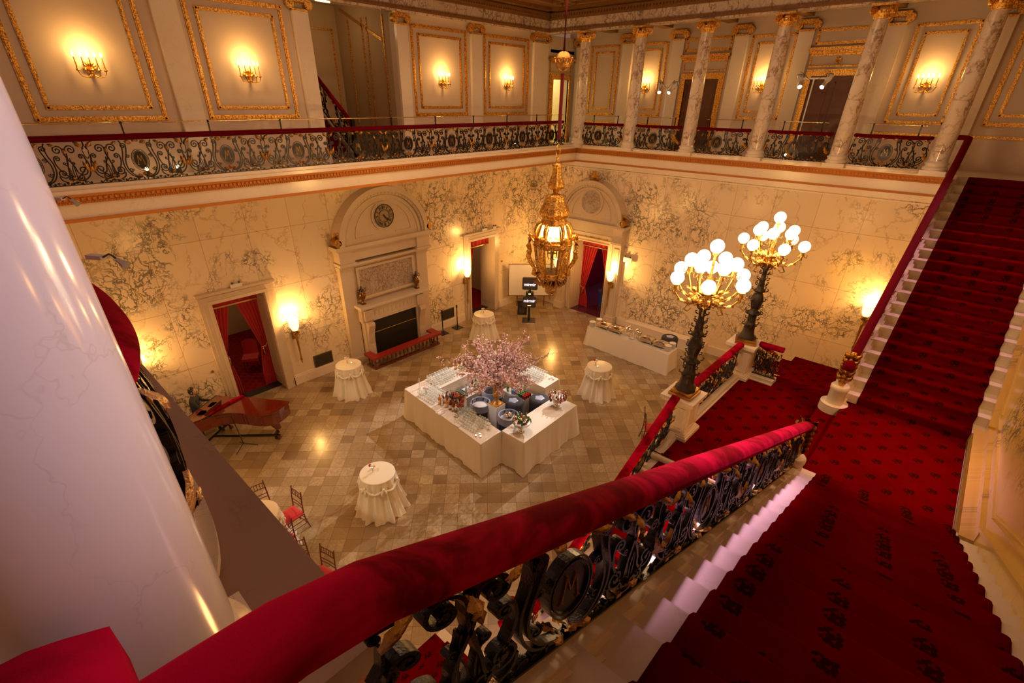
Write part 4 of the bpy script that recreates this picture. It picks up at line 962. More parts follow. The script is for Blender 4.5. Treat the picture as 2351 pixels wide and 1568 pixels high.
# upper gallery doors
def gdoor(n,F,c,w,zt,label,leafmat):
    m=MB(); q=.17
    for k,(a,o) in enumerate(((q,.06),(q*.6,.09))):
        fbox(m,F,c-w/2-a,c-w/2,0,o,ZG,zt-.001); fbox(m,F,c+w/2,c+w/2+a,0,o,ZG,zt-.001); fbox(m,F,c-w/2-a,c+w/2+a,0,o,zt,zt+a)
    fbox(m,F,c-w/2-.25,c+w/2+.25,0,.20,zt+.62,zt+.70); fbox(m,F,c-w/2-.2,c+w/2+.2,0,.14,zt+.55,zt+.62); fbox(m,F,c-w/2-.17,c+w/2+.17,0,.05,zt+.5,zt+.55); fbox(m,F,c-w/2-.17,c+w/2+.17,0,.05,zt+.22,zt+.26)
    for s in (-1,1): fbox(m,F,c+s*(w/2+.15)-.02,c+s*(w/2+.15)+.02,0,.04,zt+.26,zt+.5)
    for k in range(int((w+.4)/.07)): s=c-w/2-.2+.035+k*.07; fbox(m,F,s-.018,s+.018,.14,.17,zt+.56,zt+.61)
    if leafmat:
        for a in range(8): leaf(m,lambda u,v,nn:F(c+u,.03+nn,zt+.38+v),0,0,a*PI/4,.10,.03,.03)
    struct('trim_%d'%n,m,M['gold'])
    if leafmat:
        x,y,_=F(c,0,0); t=thing('wooden_door',label,'door',(x,y,ZG)); L=lambda s,o,z:Vector(F(c+s,o,z+ZG))-Vector((x,y,ZG))
        H=zt-ZG
        for s in (-1,1):
            m=MB(); fbox(m,L,min(0,s*w/2),max(0,s*w/2),.0,.03,0,H); o=m.build('door_leaf',M['door'],t)
            m=MB()
            for z0,z1 in ((.18,.75),(.9,H-.15)):
                a,b=sorted((s*.08,s*(w/2-.08)))
                for p,q_,c_,d in ((a,b,z0,z0+.025),(a,b,z1-.025,z1),(a,a+.025,z0,z1),(b-.025,b,z0,z1)): fbox(m,L,p,q_,.03,.045,c_,d)
            m.build('panel_moulding',M['door'],o)
            m=MB(); m.sphere(L(s*.05,.06,1.0),.025,8,6); m.build('door_knob',M['brass'],o)
gdoor(17,fB,4.27,1.15,8.72,'brown panelled wooden door on far gallery, behind the tripod spotlights',True)
gdoor(18,fB,8.18,1.15,8.70,'brown panelled wooden door on far gallery, left of the middle column',True)
gdoor(19,fA,17.65,1.0,8.75,'',False)
m=MB(); m.box(17.0,YU+.25,ZG,17.08,YU+3.5,9.6); m.box(18.6,YU+.25,ZG,18.7,YU+3.5,9.6); m.box(17.0,YU+3.5,ZG,18.7,YU+3.6,9.6); m.box(17,YU,9.6,18.7,YU+3.6,9.7); m.box(17,YU,ZG-.2,18.7,YU+3.6,ZG-.005)
struct('wall_lit_room',m,simple('pale_yellow_paint',(.78,.66,.36),.6)); point((17.9,YU+1.9,9.1),60,(1,.9,.66),.2,'lit_room_light')
t=MB(); t.box(-.25,-.2,0,.25,.2,.72); tag(t.build('side_cabinet',M['wood'],None,(17.45,YU+2.6,ZG)),'small dark side cabinet inside the lit upper doorway','cabinet')
# floor grilles, sign boxes
gm=simple('bronze_grille',(.12,.10,.07),.5,.5,.2,60.)
for x,w,l in ((6.28,.58,'bronze wall grille low on wall left of chimneypiece'),(11.68,.58,'bronze wall grille between chimneypiece and narrow doorway')):
    t=thing('wall_grille',l,'grille',(x,YW,.38)); m=MB()
    for k in range(17): m.box(-w/2+k*w/16-.006,-.035,0,-w/2+k*w/16+.006,-.02,.34)
    for k in range(11): m.box(-w/2,-.04,k*.034-.005,w/2,-.03,k*.034+.005)
    m.build('lattice',gm,t); m=MB(); m.box(-w/2-.03,-.045,-.03,w/2+.03,0,0); m.box(-w/2-.03,-.045,.34,w/2+.03,0,.37); m.box(-w/2-.03,-.045,0,-w/2,0,.34); m.box(w/2,-.045,0,w/2+.03,0,.34); m.box(-w/2,-.012,0,w/2,-.008,.34); m.build('frame',gm,t)
for (p,s,l) in (((4.25,YW-.10,3.55),(.30,.05,.17),'white sign box with small lamps above left curtained doorway'),((13.72,YW-.10,3.53),(.26,.05,.15),'white sign box above the narrow doorway'),((14.28,YW-.10,3.53),(.16,.05,.14),'small white box at right end above the narrow doorway'),((XB-.1,9.05,2.72),(.05,.36,.18),'white emergency light box right of the arched doorway')):
    t=thing('emergency_light',l,'sign box',p); m=MB(); m.box(-s[0]/2,-s[1]/2,-s[2]/2,s[0]/2,s[1]/2,s[2]/2); m.build('housing',M['paint_white'],t)
    for k in (-.3,.3):
        d=(s[0]*k,-.02,s[2]/2+.03) if s[0]>s[1] else (-.02,s[1]*k,s[2]/2+.03)
        m=MB(); m.sphere(d,.032,8,6); m.build('lamp_head',M['grey'],t)
    m=MB(); m.box(-.02,-.10 if s[0]>s[1] else -.02,-.02,.02 if s[0]>s[1] else .10,.10 if s[0]>s[1] else .02,.02); 
    b=MB(); b.box(-.015 if s[0]>s[1] else 0,0 if s[0]>s[1] else -.015,-.02,.015 if s[0]>s[1] else .10,.10 if s[0]>s[1] else .015,.02); b.build('bracket',M['paint_white'],t)
t=MB(); t.prism([(.04*cos(a*PI/8),.04*sin(a*PI/8)) for a in range(16)],lambda p:(p[0],0,p[1]),lambda p:(p[0],-.03,p[1])); tag(t.build('door_bell',M['brass'],None,(3.08,YW,1.35)),'round brass bell push left of the left doorway','bell')
t=MB(); t.prism([(.04*cos(a*PI/8),.04*sin(a*PI/8)) for a in range(16)],lambda p:(p[0],0,p[1]),lambda p:(p[0],-.03,p[1])); tag(t.build('door_bell',M['brass'],None,(14.82,YW,2.05)),'round brass bell push right of the narrow doorway','bell')
# ============================================================ LIGHT FITTINGS
def candle_sconce(x,y,z,f,label,w=32):
    """f: 'A' faces -Y, 'B' faces -X"""
    rz=0 if f=='A' else -PI/2
    t=thing('candle_sconce',label,'sconce',(x,y,z),rz,'five candle gilt wall sconces')
    m=MB(); m.prism([(.07*cos(a*PI/8),.02+.11*sin(a*PI/8)) for a in range(16)],lambda p:(p[0],0,p[1]),lambda p:(p[0],-.03,p[1]))
    for a in range(7): leaf(m,lambda u,v,n:(u,-.03-n,v),0,.02,PI*.5+(a-3)*.5,.14,.035,.03)
    m.lathe([(.0001,-.10),(.03,-.07),(.02,-.03),(.035,0)],(0,-.05,0),10); m.build('back_plate',M['gold'],t)
    for k in range(5):
        s=(k-2)/2; ex=.22*s; ey=-.12-.06*(1-s*s); m=MB()
        m.tube([(0,-.05,-.06),(ex*.4,-.05+(ey+.05)*.6,-.13),(ex*.85,ey,-.11),(ex,ey,-.04),(ex,ey,.0)],.009,6); m.lathe([(.012,-.03),(.034,-.01),(.036,.0),(.014,.01),(.017,.05)],(ex,ey,.0),10); a=m.build('arm',M['gold'],t)
        m=MB(); m.lathe([(.011,.05),(.011,.21)],(ex,ey,0),8); m.build('candle',M['gold'] if 0 else M['goldd'],a)
        m=MB(); m.lathe([(.006,.21),(.017,.235),(.013,.265),(.0001,.305)],(ex,ey,0),8); m.build('bulb',M['flame'],a)
    dy=(x,y-.20,z+.27) if f=='A' else (x-.20,y,z+.27)
    return t,dy
WS=21
sA=[(2.62,'on the far left panel above the long balustrade'),(5.65,'on the panel left of the dark recess'),(11.62,'on the panel right of the dark recess'),(14.6,'on the gilded panel nearest the room corner')]
sB=[(10.28,'on the panel left of the left gallery door'),(6.20,'partly hidden by the fourth column'),(2.05,'between the two rightmost columns')]
first=None
for x,l in sA:
    l='gilt candle sconce '+l
    if first is None: first,_=candle_sconce(x,YU,8.45,'A',l)
    else: dup(first,(x,YU,8.45),0,l)
    point((x,YU-.24,8.45+.30),WS,WARM,.10,'sconce_light')
for y,l in sB:
    dup(first,(XK,y,8.42),-PI/2,'gilt candle sconce '+l); point((XK-.24,y,8.72),WS*.9,WARM,.10,'sconce_light')
# torch sconces on the lower walls
def torch(x,y,z,rz,label,src=None):
    if src: return dup(src,(x,y,z),rz,label)
    t=thing('torch_sconce',label,'sconce',(x,y,z),rz,'torch wall lights with frosted shades')
    m=MB(); m.lathe([(.155,.34),(.148,.24),(.13,.12),(.105,.05),(.07,.0)][::-1],(0,-.22,0),20); m.lathe([(.07,.0),(.15,.34)],(0,-.22,0),20); m.build('lamp_shade',M['shade'],t)
    m=MB(); m.lathe([(.012,-1.12),(.018,-1.05),(.035,-1.0),(.02,-.92),(.028,-.6),(.038,-.3),(.055,-.22),(.03,-.18),(.06,-.08),(.085,-.03),(.10,.0)],(0,-.22,0),12,lambda a,zz:1+.12*sin(a*4+zz*22)); m.build('torch_stem',M['goldd'],t)
    m=MB(); m.box(-.05,-.03,-.35,.05,0,-.12); m.tube([(0,-.02,-.22),(0,-.12,-.30),(0,-.22,-.22)],.018,8)
    for a in range(5): leaf(m,lambda u,v,n:(u,-.22-.03-n,v),0,-.12,PI*.5+(a-2)*.5,.13,.035,.04)
    m.build('bracket',M['goldd'],t); return t
tl=[(1.45,YW,1.90,0,'leftmost torch light, glowing behind the foreground column'),(5.50,YW,1.90,0,'torch light between left doorway and chimneypiece'),(12.62,YW,1.92,0,'torch light just left of the narrow doorway'),(XB-.28,9.48,1.88,-PI/2,'torch light on the right side of the arched doorway'),(XB-.28,12.08,1.88,-PI/2,'torch light left of arched doorway, behind the hanging lantern'),(XB,1.22,2.72,-PI/2,'torch light at the right, beside the far stair rail')]
src=None
for x,y,z,rz,l in tl:
    o=torch(x,y,z,rz,'frosted '+l,src); src=src or o
    if l.startswith('leftmost'): bpy.data.objects.remove
    px_,py_=(x,y-.24) if rz==0 else (x-.24,y)
    point((px_,py_,z+.45),98 if y!=1.22 else 55,(1,.50,.13),.07,'torch_and_fill_light')
point((XB-2.2,2.2,3.3),60,(1,.38,.01),.6,'torch_and_fill_light')  # extra orange fill added out from the wall, no torch here
# globe candelabra
M['goldl']=simple('aged_lamp_gilding',(.60,.36,.10),.35,1.,.3,40.,.6)
M['bronzed']=M['bronze']
def candelabrum(x,y,z,label,src=None):
    if src: return dup(src,(x,y,z),.3,label)
    t=thing('globe_candelabrum',label,'lamp',(x,y,z),0,'globe candelabra on the stair pedestals')
    m=MB(); m.box(-.20,-.20,0,.20,.20,.05); m.box(-.175,-.175,.05,.175,.175,.10); m.build('base',M['goldd'],t)
    m=MB(); P=[(.17,.10),(.165,.14),(.12,.20),(.105,.28),(.10,.36),(.125,.38),(.10,.41),(.085,.48),(.08,.55),(.075,.60),(.13,.62),(.14,.65),(.10,.67),(.07,.70),(.085,.78),(.11,.88),(.115,.95),(.09,1.03),(.06,1.07),(.10,1.09),(.105,1.12),(.07,1.14),(.065,1.2),(.05,1.3),(.06,1.33),(.045,1.36),(.04,1.50),(.055,1.53),(.04,1.56),(.035,1.62)]
    m.lathe(P,n=22,fr=lambda a,zz:1+.07*sin(a*7+zz*9))
    for zz,r in ((.64,.14),(.90,.11),(1.10,.11),(.38,.12),(1.32,.07),(1.44,.06),(1.54,.065),(1.22,.08),(.76,.09),(.50,.09)):
        for k in range(6):
            a=2*PI*k/6+zz*5; m.tube([(r*cos(a),r*sin(a),zz),((r+.035)*cos(a),(r+.035)*sin(a),zz+.02),((r+.045)*cos(a),(r+.045)*sin(a),zz+.05),((r+.02)*cos(a),(r+.02)*sin(a),zz+.055)],.011,5)
    m.build('stem',M['bronze'],t)
    m=MB()
    m.lathe([(.03,1.60),(.09,1.66),(.06,1.74),(.075,1.82),(.045,1.92),(.05,2.0),(.02,2.06),(.018,2.36),(.04,2.38),(.045,2.41)],n=14,fr=lambda a,zz:1+.12*sin(a*6))
    for k in range(10):
        a=2*PI*k/10
        for L_,zz,w in ((.17,1.63,.04),(.12,1.76,.03)):
            leaf(m,lambda u,v,n:((.04+v)*cos(a)-u*sin(a),(.04+v)*sin(a)+u*cos(a),zz+n*1.4),0,0,PI/2,L_*1.25,w*1.2,.06)
        m.tube([(.10*cos(a),.10*sin(a),1.62),(.17*cos(a),.17*sin(a),1.60),(.20*cos(a),.20*sin(a),1.65),(.16*cos(a),.16*sin(a),1.67)],.011,6)
    m.build('crown',M['gold'],t)
    gl=[(0,0,2.50)]
    for k in range(6):
        a=2*PI*k/6+.35; gl.append((.52*cos(a),.52*sin(a),2.05))
    for k in range(6):
        a=2*PI*k/6+.35+PI/6; gl.append((.31*cos(a),.31*sin(a),2.27))
    for i,(gx,gy,gz) in enumerate(gl):
        if i:
            r=math.hypot(gx,gy); ca,sa=gx/r,gy/r; m=MB(); z0=1.66 if i<7 else 1.80
            q=[(.04,z0),(r*.45,z0-.03),(r*.8,z0+.04),(r,gz-.22),(r,gz-.13)]; m.tube([(a*ca,a*sa,b) for a,b in q],.014,7)
            m.lathe([(.0001,-.27),(.028,-.24),(.015,-.21),(.045,-.16),(.03,-.13),(.055,-.10)],(gx,gy,gz),10,fr=lambda a,zz:1+.2*sin(a*5))
            for k in range(4):
                aa=PI/2*k; m.tube([(gx+.04*cos(aa),gy+.04*sin(aa),gz-.18),(gx+.08*cos(aa),gy+.08*sin(aa),gz-.20),(gx+.085*cos(aa),gy+.085*sin(aa),gz-.15)],.009,5)
            for q in (.35,.62): leaf(m,lambda u,v,n:(a_*ca-u*sa if 0 else (r*q+v)*ca-u*sa,(r*q+v)*sa+u*ca,z0+.0+n),0,0,PI/2,.14,.035,.05)
            m.tube([((r*.5)*ca,(r*.5)*sa,z0-.02),((r*.62)*ca,(r*.62)*sa,z0-.12),((r*.5)*ca,(r*.5)*sa,z0-.15),((r*.42)*ca,(r*.42)*sa,z0-.10)],.012,6)
            m.build('arm',M['goldl'],t)
        m=MB(); m.sphere((gx,gy,gz),.100,20,12); m.build('globe',M['globe'],t)
    return t
c1=candelabrum(PN[0],PN[1],3.694,'tall bronze and gilt lamp with thirteen lit globes, the nearer one')
candelabrum(PF[0],PF[1],3.694,'tall bronze and gilt lamp with thirteen lit globes, the farther one, by wall',c1)
for p in (PN,PF): point((p[0],p[1],6.35),100,(1,.60,.26),.2,'globe_light'); point((p[0],p[1],5.55),70,(1,.60,.26),.2,'globe_light')
# hanging lantern
t=thing('hanging_lantern','great gilt hexagonal lantern hanging on a crimson rope in mid hall','lantern',(8.378,6.38,4.05))
zz=4.05
m=MB(); m.tube([(0,0,11.0-zz),(0.002,0,9.6-zz),(0,0,8.65-zz)],[.028]*3,8); m.tube([(0,0,8.45-zz),(0,0,7.35-zz)],[.034,.034],8); m.build('rope',simple('crimson_rope',(.16,.008,.015),.9,0,.2,90.,.4),t)
m=MB(); m.sphere((0,0,8.64-zz),.155,24,14)
for k in range(10):
    a=2*PI*k/10; m.tube([(.158*cos(a+b)*cos(e),.158*sin(a+b)*cos(e),8.64-zz+.158*sin(e)) for b,e in ((0,.25),(.08,.02),(.2,-.15),(.31,-.25),(.42,-.15),(.54,.02),(.628,.25))],.014,6); m.sphere((.165*cos(a),.165*sin(a),8.68-zz),.022,8,6)
m.build('ball',M['goldd'],t)
m=MB(); m.tube([(.06*sin(a),0,7.13-zz+.13*cos(a)) for a in [2*PI*k/20 for k in range(20)]],.014,8,True); m.tube([(0,.03*sin(a),6.97-zz+.04*cos(a)) for a in [2*PI*k/12 for k in range(12)]],.01,6,True); m.build('ring',M['gold'],t)
m=MB(); flute=lambda a,z_:1+.06*sin(a*12)
m.lathe([(.03,6.93-zz),(.10,6.90-zz),(.085,6.86-zz),(.08,6.78-zz),(.11,6.66-zz),(.165,6.52-zz),(.155,6.46-zz),(.06,6.42-zz),(.05,6.36-zz)][::-1],n=48,fr=flute)
m.lathe([(.07,6.35-zz),(.21,6.31-zz),(.19,6.26-zz),(.20,6.20-zz),(.27,6.08-zz),(.305,5.97-zz),(.28,5.90-zz),(.22,5.87-zz),(.24,5.84-zz),(.26,5.80-zz),(.25,5.74-zz)][::-1],n=48,fr=flute)
for k in range(12):
    a=2*PI*k/12
    for r,z_,L_,w in ((.12,6.50,.34,.05),(.26,5.94,.34,.075)): leaf(m,lambda u,v,n:((r+n*.7-v*.42)*cos(a)-u*sin(a),(r+n*.7-v*.42)*sin(a)+u*cos(a),z_-zz+v),0,0,PI/2,L_,w,.05)
m.build('crown',M['gold'],t)
def hexp(r,k,z_,o=.17): a=2*PI*k/6+o; return (r*cos(a),r*sin(a),z_-zz)
# lantern cage: upper tapering glass, waist, lower glass
m=MB()
for k in range(6):
    for r0,z0,r1,z1,w in ((.23,5.76,.34,5.42,.030),(.385,5.30,.285,4.68,.034)): m.tube([hexp(r0,k,z0),hexp(r1,k,z1)],w,6)
for r,z_,w in ((.24,5.76,.035),(.345,5.42,.035),(.39,5.30,.04),(.295,4.68,.04),(.28,4.62,.035)):
    m.tube([hexp(r,k,z_) for k in range(6)],w,6,True)
m.lathe([(.34,5.42-zz),(.42,5.38-zz),(.43,5.33-zz),(.39,5.28-zz),(.33,5.29-zz),(.33,5.40-zz)],n=6,smooth=False)
m.lathe([(.18,4.55-zz),(.29,4.58-zz),(.325,4.63-zz),(.315,4.70-zz),(.26,4.70-zz)],n=6,smooth=False)
m.build('cage',M['gold'],t)
m=MB()
for k in range(6):
    for r0,z0,r1,z1 in ((.23,5.74,.335,5.43),(.375,5.29,.28,4.70)): m.add([hexp(r0*.98,k,z0),hexp(r0*.98,k+1,z0),hexp(r1*.98,k+1,z1),hexp(r1*.98,k,z1)],[(0,1,2,3)])
m.build('glass_panes',M['pane'],t)
for k in range(6): # caryatid-like scrolled brackets on each corner
    a=2*PI*k/6+.17; ca,sa=cos(a),sin(a); R_=lambda r,z_:(r*.87*ca,r*.87*sa,z_-zz); m=MB()
    m.tube([R_(.27,5.78),R_(.37,5.74),R_(.44,5.62),R_(.42,5.48),R_(.50,5.42)],[.03,.045,.04,.03,.04],8)
    m.tube([R_(.50,5.46),R_(.57,5.42),R_(.60,5.28),R_(.56,5.16),R_(.60,5.05),R_(.52,4.90),R_(.43,4.78),R_(.44,4.66),R_(.38,4.62)],[.05,.055,.06,.05,.055,.045,.04,.055,.035],8)
    m.sphere(R_(.56,5.50),.05,10,7); m.sphere(R_(.60,5.15),.045,8,6); m.sphere(R_(.45,4.66),.045,8,6)
    m.tube([R_(.55,5.42),(.50*cos(a+.28),.50*sin(a+.28),5.50-zz),(.46*cos(a+.42),.46*sin(a+.42),5.42-zz)],.02,6)
    for q in (-1,1): leaf(m,lambda u,v,n:((.41+n)*ca-u*sa,(.41+n)*sa+u*ca,5.40-zz+v),0,0,PI/2+q*.6,.16,.04,.06)
    m.build('corner_figure',M['gold'],t)
m=MB()
for k in range(12):
    a=2*PI*k/12; r=.34 if k%2 else .30
    m.tube([(r*cos(a),r*sin(a),4.60-zz),((r+.04)*cos(a),(r+.04)*sin(a),4.52-zz),(.25*cos(a),.25*sin(a),4.42-zz),(.17*cos(a+.2),.17*sin(a+.2),4.50-zz),(.2*cos(a+.3),.2*sin(a+.3),4.56-zz)],.026,6)
    m.sphere((.13*cos(a),.13*sin(a),4.40-zz+.03*sin(a*3)),.06,8,6)
m.lathe([(.0001,0),(.02,.02),(.018,.07),(.035,.09),(.02,.12),(.09,.16),(.125,.23),(.11,.29),(.05,.33),(.07,.38),(.12,.45),(.20,.55)],n=20); m.build('pendant',M['goldd'],t)
m=MB(); m.lathe([(.02,4.70-zz),(.03,4.9-zz),(.015,5.1-zz),(.09,5.12-zz),(.02,5.15-zz)],n=10)
for k in range(4): a=PI/2*k+.4; m.tube([(0,0,5.0-zz),(.08*cos(a),.08*sin(a),4.98-zz),(.10*cos(a),.10*sin(a),5.08-zz)],.01,6); m.lathe([(.015,5.08-zz),(.015,5.2-zz)],(.10*cos(a),.10*sin(a),0),8)
m.build('candle_cluster',M['goldd'],t)
for k in range(5): a=2*PI*k/5; m=MB(); m.lathe([(.012,0),(.04,.05),(.03,.11),(.0001,.15)],(.11*cos(a),.11*sin(a),5.44-zz),10); m.build('bulb',M['flame'],t)
point((8.378,6.38,5.63),330,(1,.56,.20),.12,'lantern_light')
# follow spots on stands on the far gallery
def lightstand(x,y,zt,heads,label,h0):
    t=thing('light_stand',label,'spotlight',(x,y,ZG)); wm=simple('white_painted_steel',(.80,.77,.74),.4,.1)
    m=MB(); m.lathe([(.018,0.02),(.018,zt-ZG)],n=10)
    for k in range(3): a=2*PI*k/3; m.tube([(0,0,.45),(.28*cos(a),.28*sin(a),.02)],.012,6)
    m.build('pole',wm,t)
    m=MB(); m.box(-.02,-heads-.03,zt-ZG-.02,.02,heads+.03,zt-ZG+.02); m.build('cross_bar',wm,t)
    for s in (-1,1):
        o=bpy.data.objects.new('spot_head',None); 
        a=Vector((0,s*heads,zt-ZG)); d=Vector((-.75,-.25*s-.1,-.62)).normalized()
        m=MB(); m.tube([a-d*.10,a+d*.08,a+d*.10,a+d*.26,a+d*.27,a+d*.34],[.075,.075,.05,.05,.06,.06],14); m.tube([a-d*.13,a-d*.10],[.05,.075],14); h=m.build('spot_head',wm,t)
        m=MB(); m.tube([a+d*.342,a+d*.346],[.05,.05],14); m.build('lens',M['lens'],h)
        m=MB(); u=d.cross(Vector((0,0,1))).normalized()*.09; m.tube([a+u,a+u+Vector((0,0,.10)),a-u+Vector((0,0,.10)),a-u],.008,6); m.tube([a+d*.1+Vector((0,0,.09)),a-Vector((.05,0,-.16)),Vector((0,0,zt-ZG-.1))],.006,6); m.build('yoke',M['iron'],h)
lightstand(17.25,4.45,8.62,.36,'white light stand with two glowing spotlights before the right gallery door',0)
lightstand(17.45,8.88,8.50,.26,'white light stand with two glowing spotlights near the far sconce',0)
# small clip-on gooseneck lamps on near gallery rail
def clip(x,y,z,label):
    t=thing('clip_on_lamp',label,'lamp',(x,y,z),math.radians(-58)); t.scale=(.5,.5,.5); m=MB(); m.box(-.05,-.03,0,.10,.03,.035); m.build('battery_box',M['paint_white'],t)
    m=MB(); P=[(.10,0,.02),(.15,.02,.045),(.20,.0,.04),(.24,.0,.01)]; m.tube(P,.008,8); m.build('gooseneck',M['grey'],t)
    m=MB(); m.tube([(.235,0,.012),(.25,0,.0),(.275,0,-.015),(.31,0,-.04)],[.015,.022,.024,.042],12); m.build('lamp_head',M['chrome'],t)
clip(.30,2.70,7.39,'small steel gooseneck lamp on near gallery rail, above the velvet bulge'); clip(.44,4.54,7.39,'small steel gooseneck lamp farther back at the top of near gallery rail')

for x,y,z,l in ((2.95,13.3,6.50,'left of two small lit uplights behind the long balustrade, by the end'),(3.55,13.3,6.50,'right of two small lit uplights behind the long balustrade, by the end'),(14.7,13.2,6.50,'small lit uplight behind the long balustrade near the room corner'),(17.6,11.0,6.50,'small lit uplight behind the farthest far balcony'),(17.6,4.75,6.50,'small lit uplight behind the balcony left of the fifth column')):
    t=thing('floor_uplight',l,'lamp',(x,y,z),0,'small uplights on the galleries'); m=MB(); m.lathe([(.05,0),(.05,.07),(.035,.12),(.03,.12),(.03,.08)],n=14); m.build('housing',M['black'],t); m=MB(); m.sphere((0,0,.15),.035,10,7); m.build('bulb',M['flame'],t)
# ============================================================ FURNITURE ON THE FLOOR
def cloth_quad(name,label,q,z,cat='table',drop=None,mat='linen',flare=.05,grp=None,seed=1,amp=.02,z0=.0):
    """draped rectangular table: q four corners ccw in world"""
    rnd=random.Random(seed); cx=sum(p[0] for p in q)/4; cy=sum(p[1] for p in q)/4
    t=thing(name,label,cat,(cx,cy,z0),0,grp); P=[]
    for i in range(4):
        a=Vector((*q[i],0))-Vector((cx,cy,0)); b=Vector((*q[(i+1)%4],0))-Vector((cx,cy,0)); n=max(6,int((b-a).length/.06))
        for k in range(n):
            p=a.lerp(b,k/n); d=Vector(((b-a).y,-(b-a).x,0)).normalized(); 
            e=min(k,n-k)/n; 
            if k==0: c=Vector((*q[i-1],0))-Vector((cx,cy,0)); d0=Vector(((a-c).y,-(a-c).x,0)).normalized(); d=(d+d0)
            P.append((p,d,k/n*(b-a).length,e))
    N=len(P); rows=7; H=z-z0; vs=[];fs=[]; ph=[rnd.uniform(0,6) for _ in range(4)]
    for r in range(rows+1):
        t_=r/rows; zz=H*(1-t_) if r else H
        for i,(p,d,s,e) in enumerate(P):
            wv=amp*t_*(sin(s*9+ph[0])+.6*sin(s*17+ph[1]))+amp*.5*t_*sin(s*31+ph[2])
            corner=max(0,1-e*9)*.035*t_
            o=p+d*(flare*t_**1.5+wv+corner+.004); vs.append((o.x,o.y,max(.006,zz+(.012*sin(s*3) if r==rows else 0))))
    for r in range(rows):
        for i in range(N): j=(i+1)%N; fs.append((r*N+i,(r+1)*N+i,(r+1)*N+j,r*N+j))
    m=MB(); m.add(vs,fs,True); m.build('cloth_skirt',M[mat],t)
    m=MB(); m.add([(p[0].x*1.001,p[0].y*1.001,H+.002) for p in P],[tuple(range(N))]); m.add([(p[0].x,p[0].y,H-.03) for p in P],[tuple(range(N))[::-1]]); m.build('cloth_top',M[mat],t); return t
BZ=.95
cloth_quad('bar_table','long linen draped bar table on the left front side of the square bar',[(6.31,6.58),(7.02,6.60),(7.30,9.90),(6.60,9.92)],BZ,seed=1,grp=None)
cloth_quad('bar_table','linen draped bar table on the left back side, under ranks of glasses',[(7.31,9.22),(9.35,9.22),(9.35,9.92),(7.31,9.92)],BZ,seed=2)
cloth_quad('bar_table','linen draped bar table with two silver bottle bowls, right front side',[(7.05,5.88),(9.27,5.94),(9.25,6.64),(7.05,6.60)],BZ,seed=3)
cloth_quad('bar_table','linen draped bar table on the right back side, behind the blossoms',[(9.37,7.12),(10.06,7.14),(10.06,9.92),(9.37,9.90)],BZ,seed=4)
cloth_quad('back_bar_shelf_table','lower cloth covered work table inside bar holding cans and spare bottles',[(7.60,8.66),(8.72,8.66),(8.72,9.12),(7.60,9.12)],.66,seed=5,flare=.03)
cloth_quad('back_bar_shelf_table','lower pinkish work table inside the bar, beside black covered bins',[(8.80,7.40),(9.26,7.40),(9.26,8.48),(8.80,8.48)],.66,seed=6,flare=.03)
cloth_quad('buffet_table','long linen draped buffet table with chafing dishes by the far wall',[(14.10,5.70),(14.80,5.72),(14.95,8.92),(14.22,8.98)],.76,seed=7,flare=.03,amp=.014)
# cocktail tables
def cocktail(x,y,rz,label,src=None,h=1.0):
    if src: return dup(src,(x,y,0),rz,label)
    t=thing('cocktail_table',label,'table',(x,y,0),rz,'satin draped cocktail tables')
    def R_(a,v):
        pin=abs(sin(a*3)); base=.375+.02*v+.16*v**2.2; fold=(.025*sin(a*12)+.02*sin(a*19+1))*min(1,v*3); sw=-.05*math.exp(-((v-.42)/.2)**2)*(1-pin)
        return base+fold*(1+v)+sw+.03*math.exp(-((v-.16)/.07)**2)*(pin>.93)
    m=MB(); NU=96
    m.grid(lambda u,v:(R_(2*PI*u,v)*cos(2*PI*u),R_(2*PI*u,v)*sin(2*PI*u),max(.004,(h-.004)*(1-v)+.012*sin(12*PI*u)*(v>.9))),NU,16)
    for k in range(6): # swags and knots
        a0=PI/6+PI/3*k-PI/3/2; 
        m.tube([(.40*cos(a0+PI/3*s),.40*sin(a0+PI/3*s),h-.17-.11*(1-(2*s-1)**2)) for s in [j/8 for j in range(9)]],[.012+.022*(1-(2*j/8-1)**2) for j in range(9)],7)
        a=a0; m.sphere((.405*cos(a),.405*sin(a),h-.16),.035,8,6,.9)
        for q in (-.10,.10): m.tube([(.41*cos(a),.41*sin(a),h-.16),(.44*cos(a+q),.44*sin(a+q),h-.24),(.43*cos(a+q*1.3),.43*sin(a+q*1.3),h-.32)],[.012,.03,.012],6)
    m.build('satin_skirt',M['satin'],t)
    m=MB(); m.lathe([(.0001,.002),(.36,.002),(.378,-.004),(.38,-.02)][::-1],(0,0,h),48); m.build('table_top',M['satin'],t); return t
ct=cocktail(4.04,7.45,.2,'satin draped cocktail table in left foreground, alone on the floor')
cocktail(6.25,12.25,1.1,'satin draped cocktail table in front of the left wall grille',ct)
cocktail(11.95,12.16,2.0,'satin draped cocktail table behind the blossoms, near black stanchions',ct)
cocktail(11.49,6.69,.7,'satin draped cocktail table right of the bar',ct)
cocktail(1.76,8.1,.4,'satin draped cocktail table ringed by red seat chairs, half hidden by ledge',ct)
cocktail(1.42,6.1,.9,'satin draped cocktail table barely showing below the marble ledge',ct)
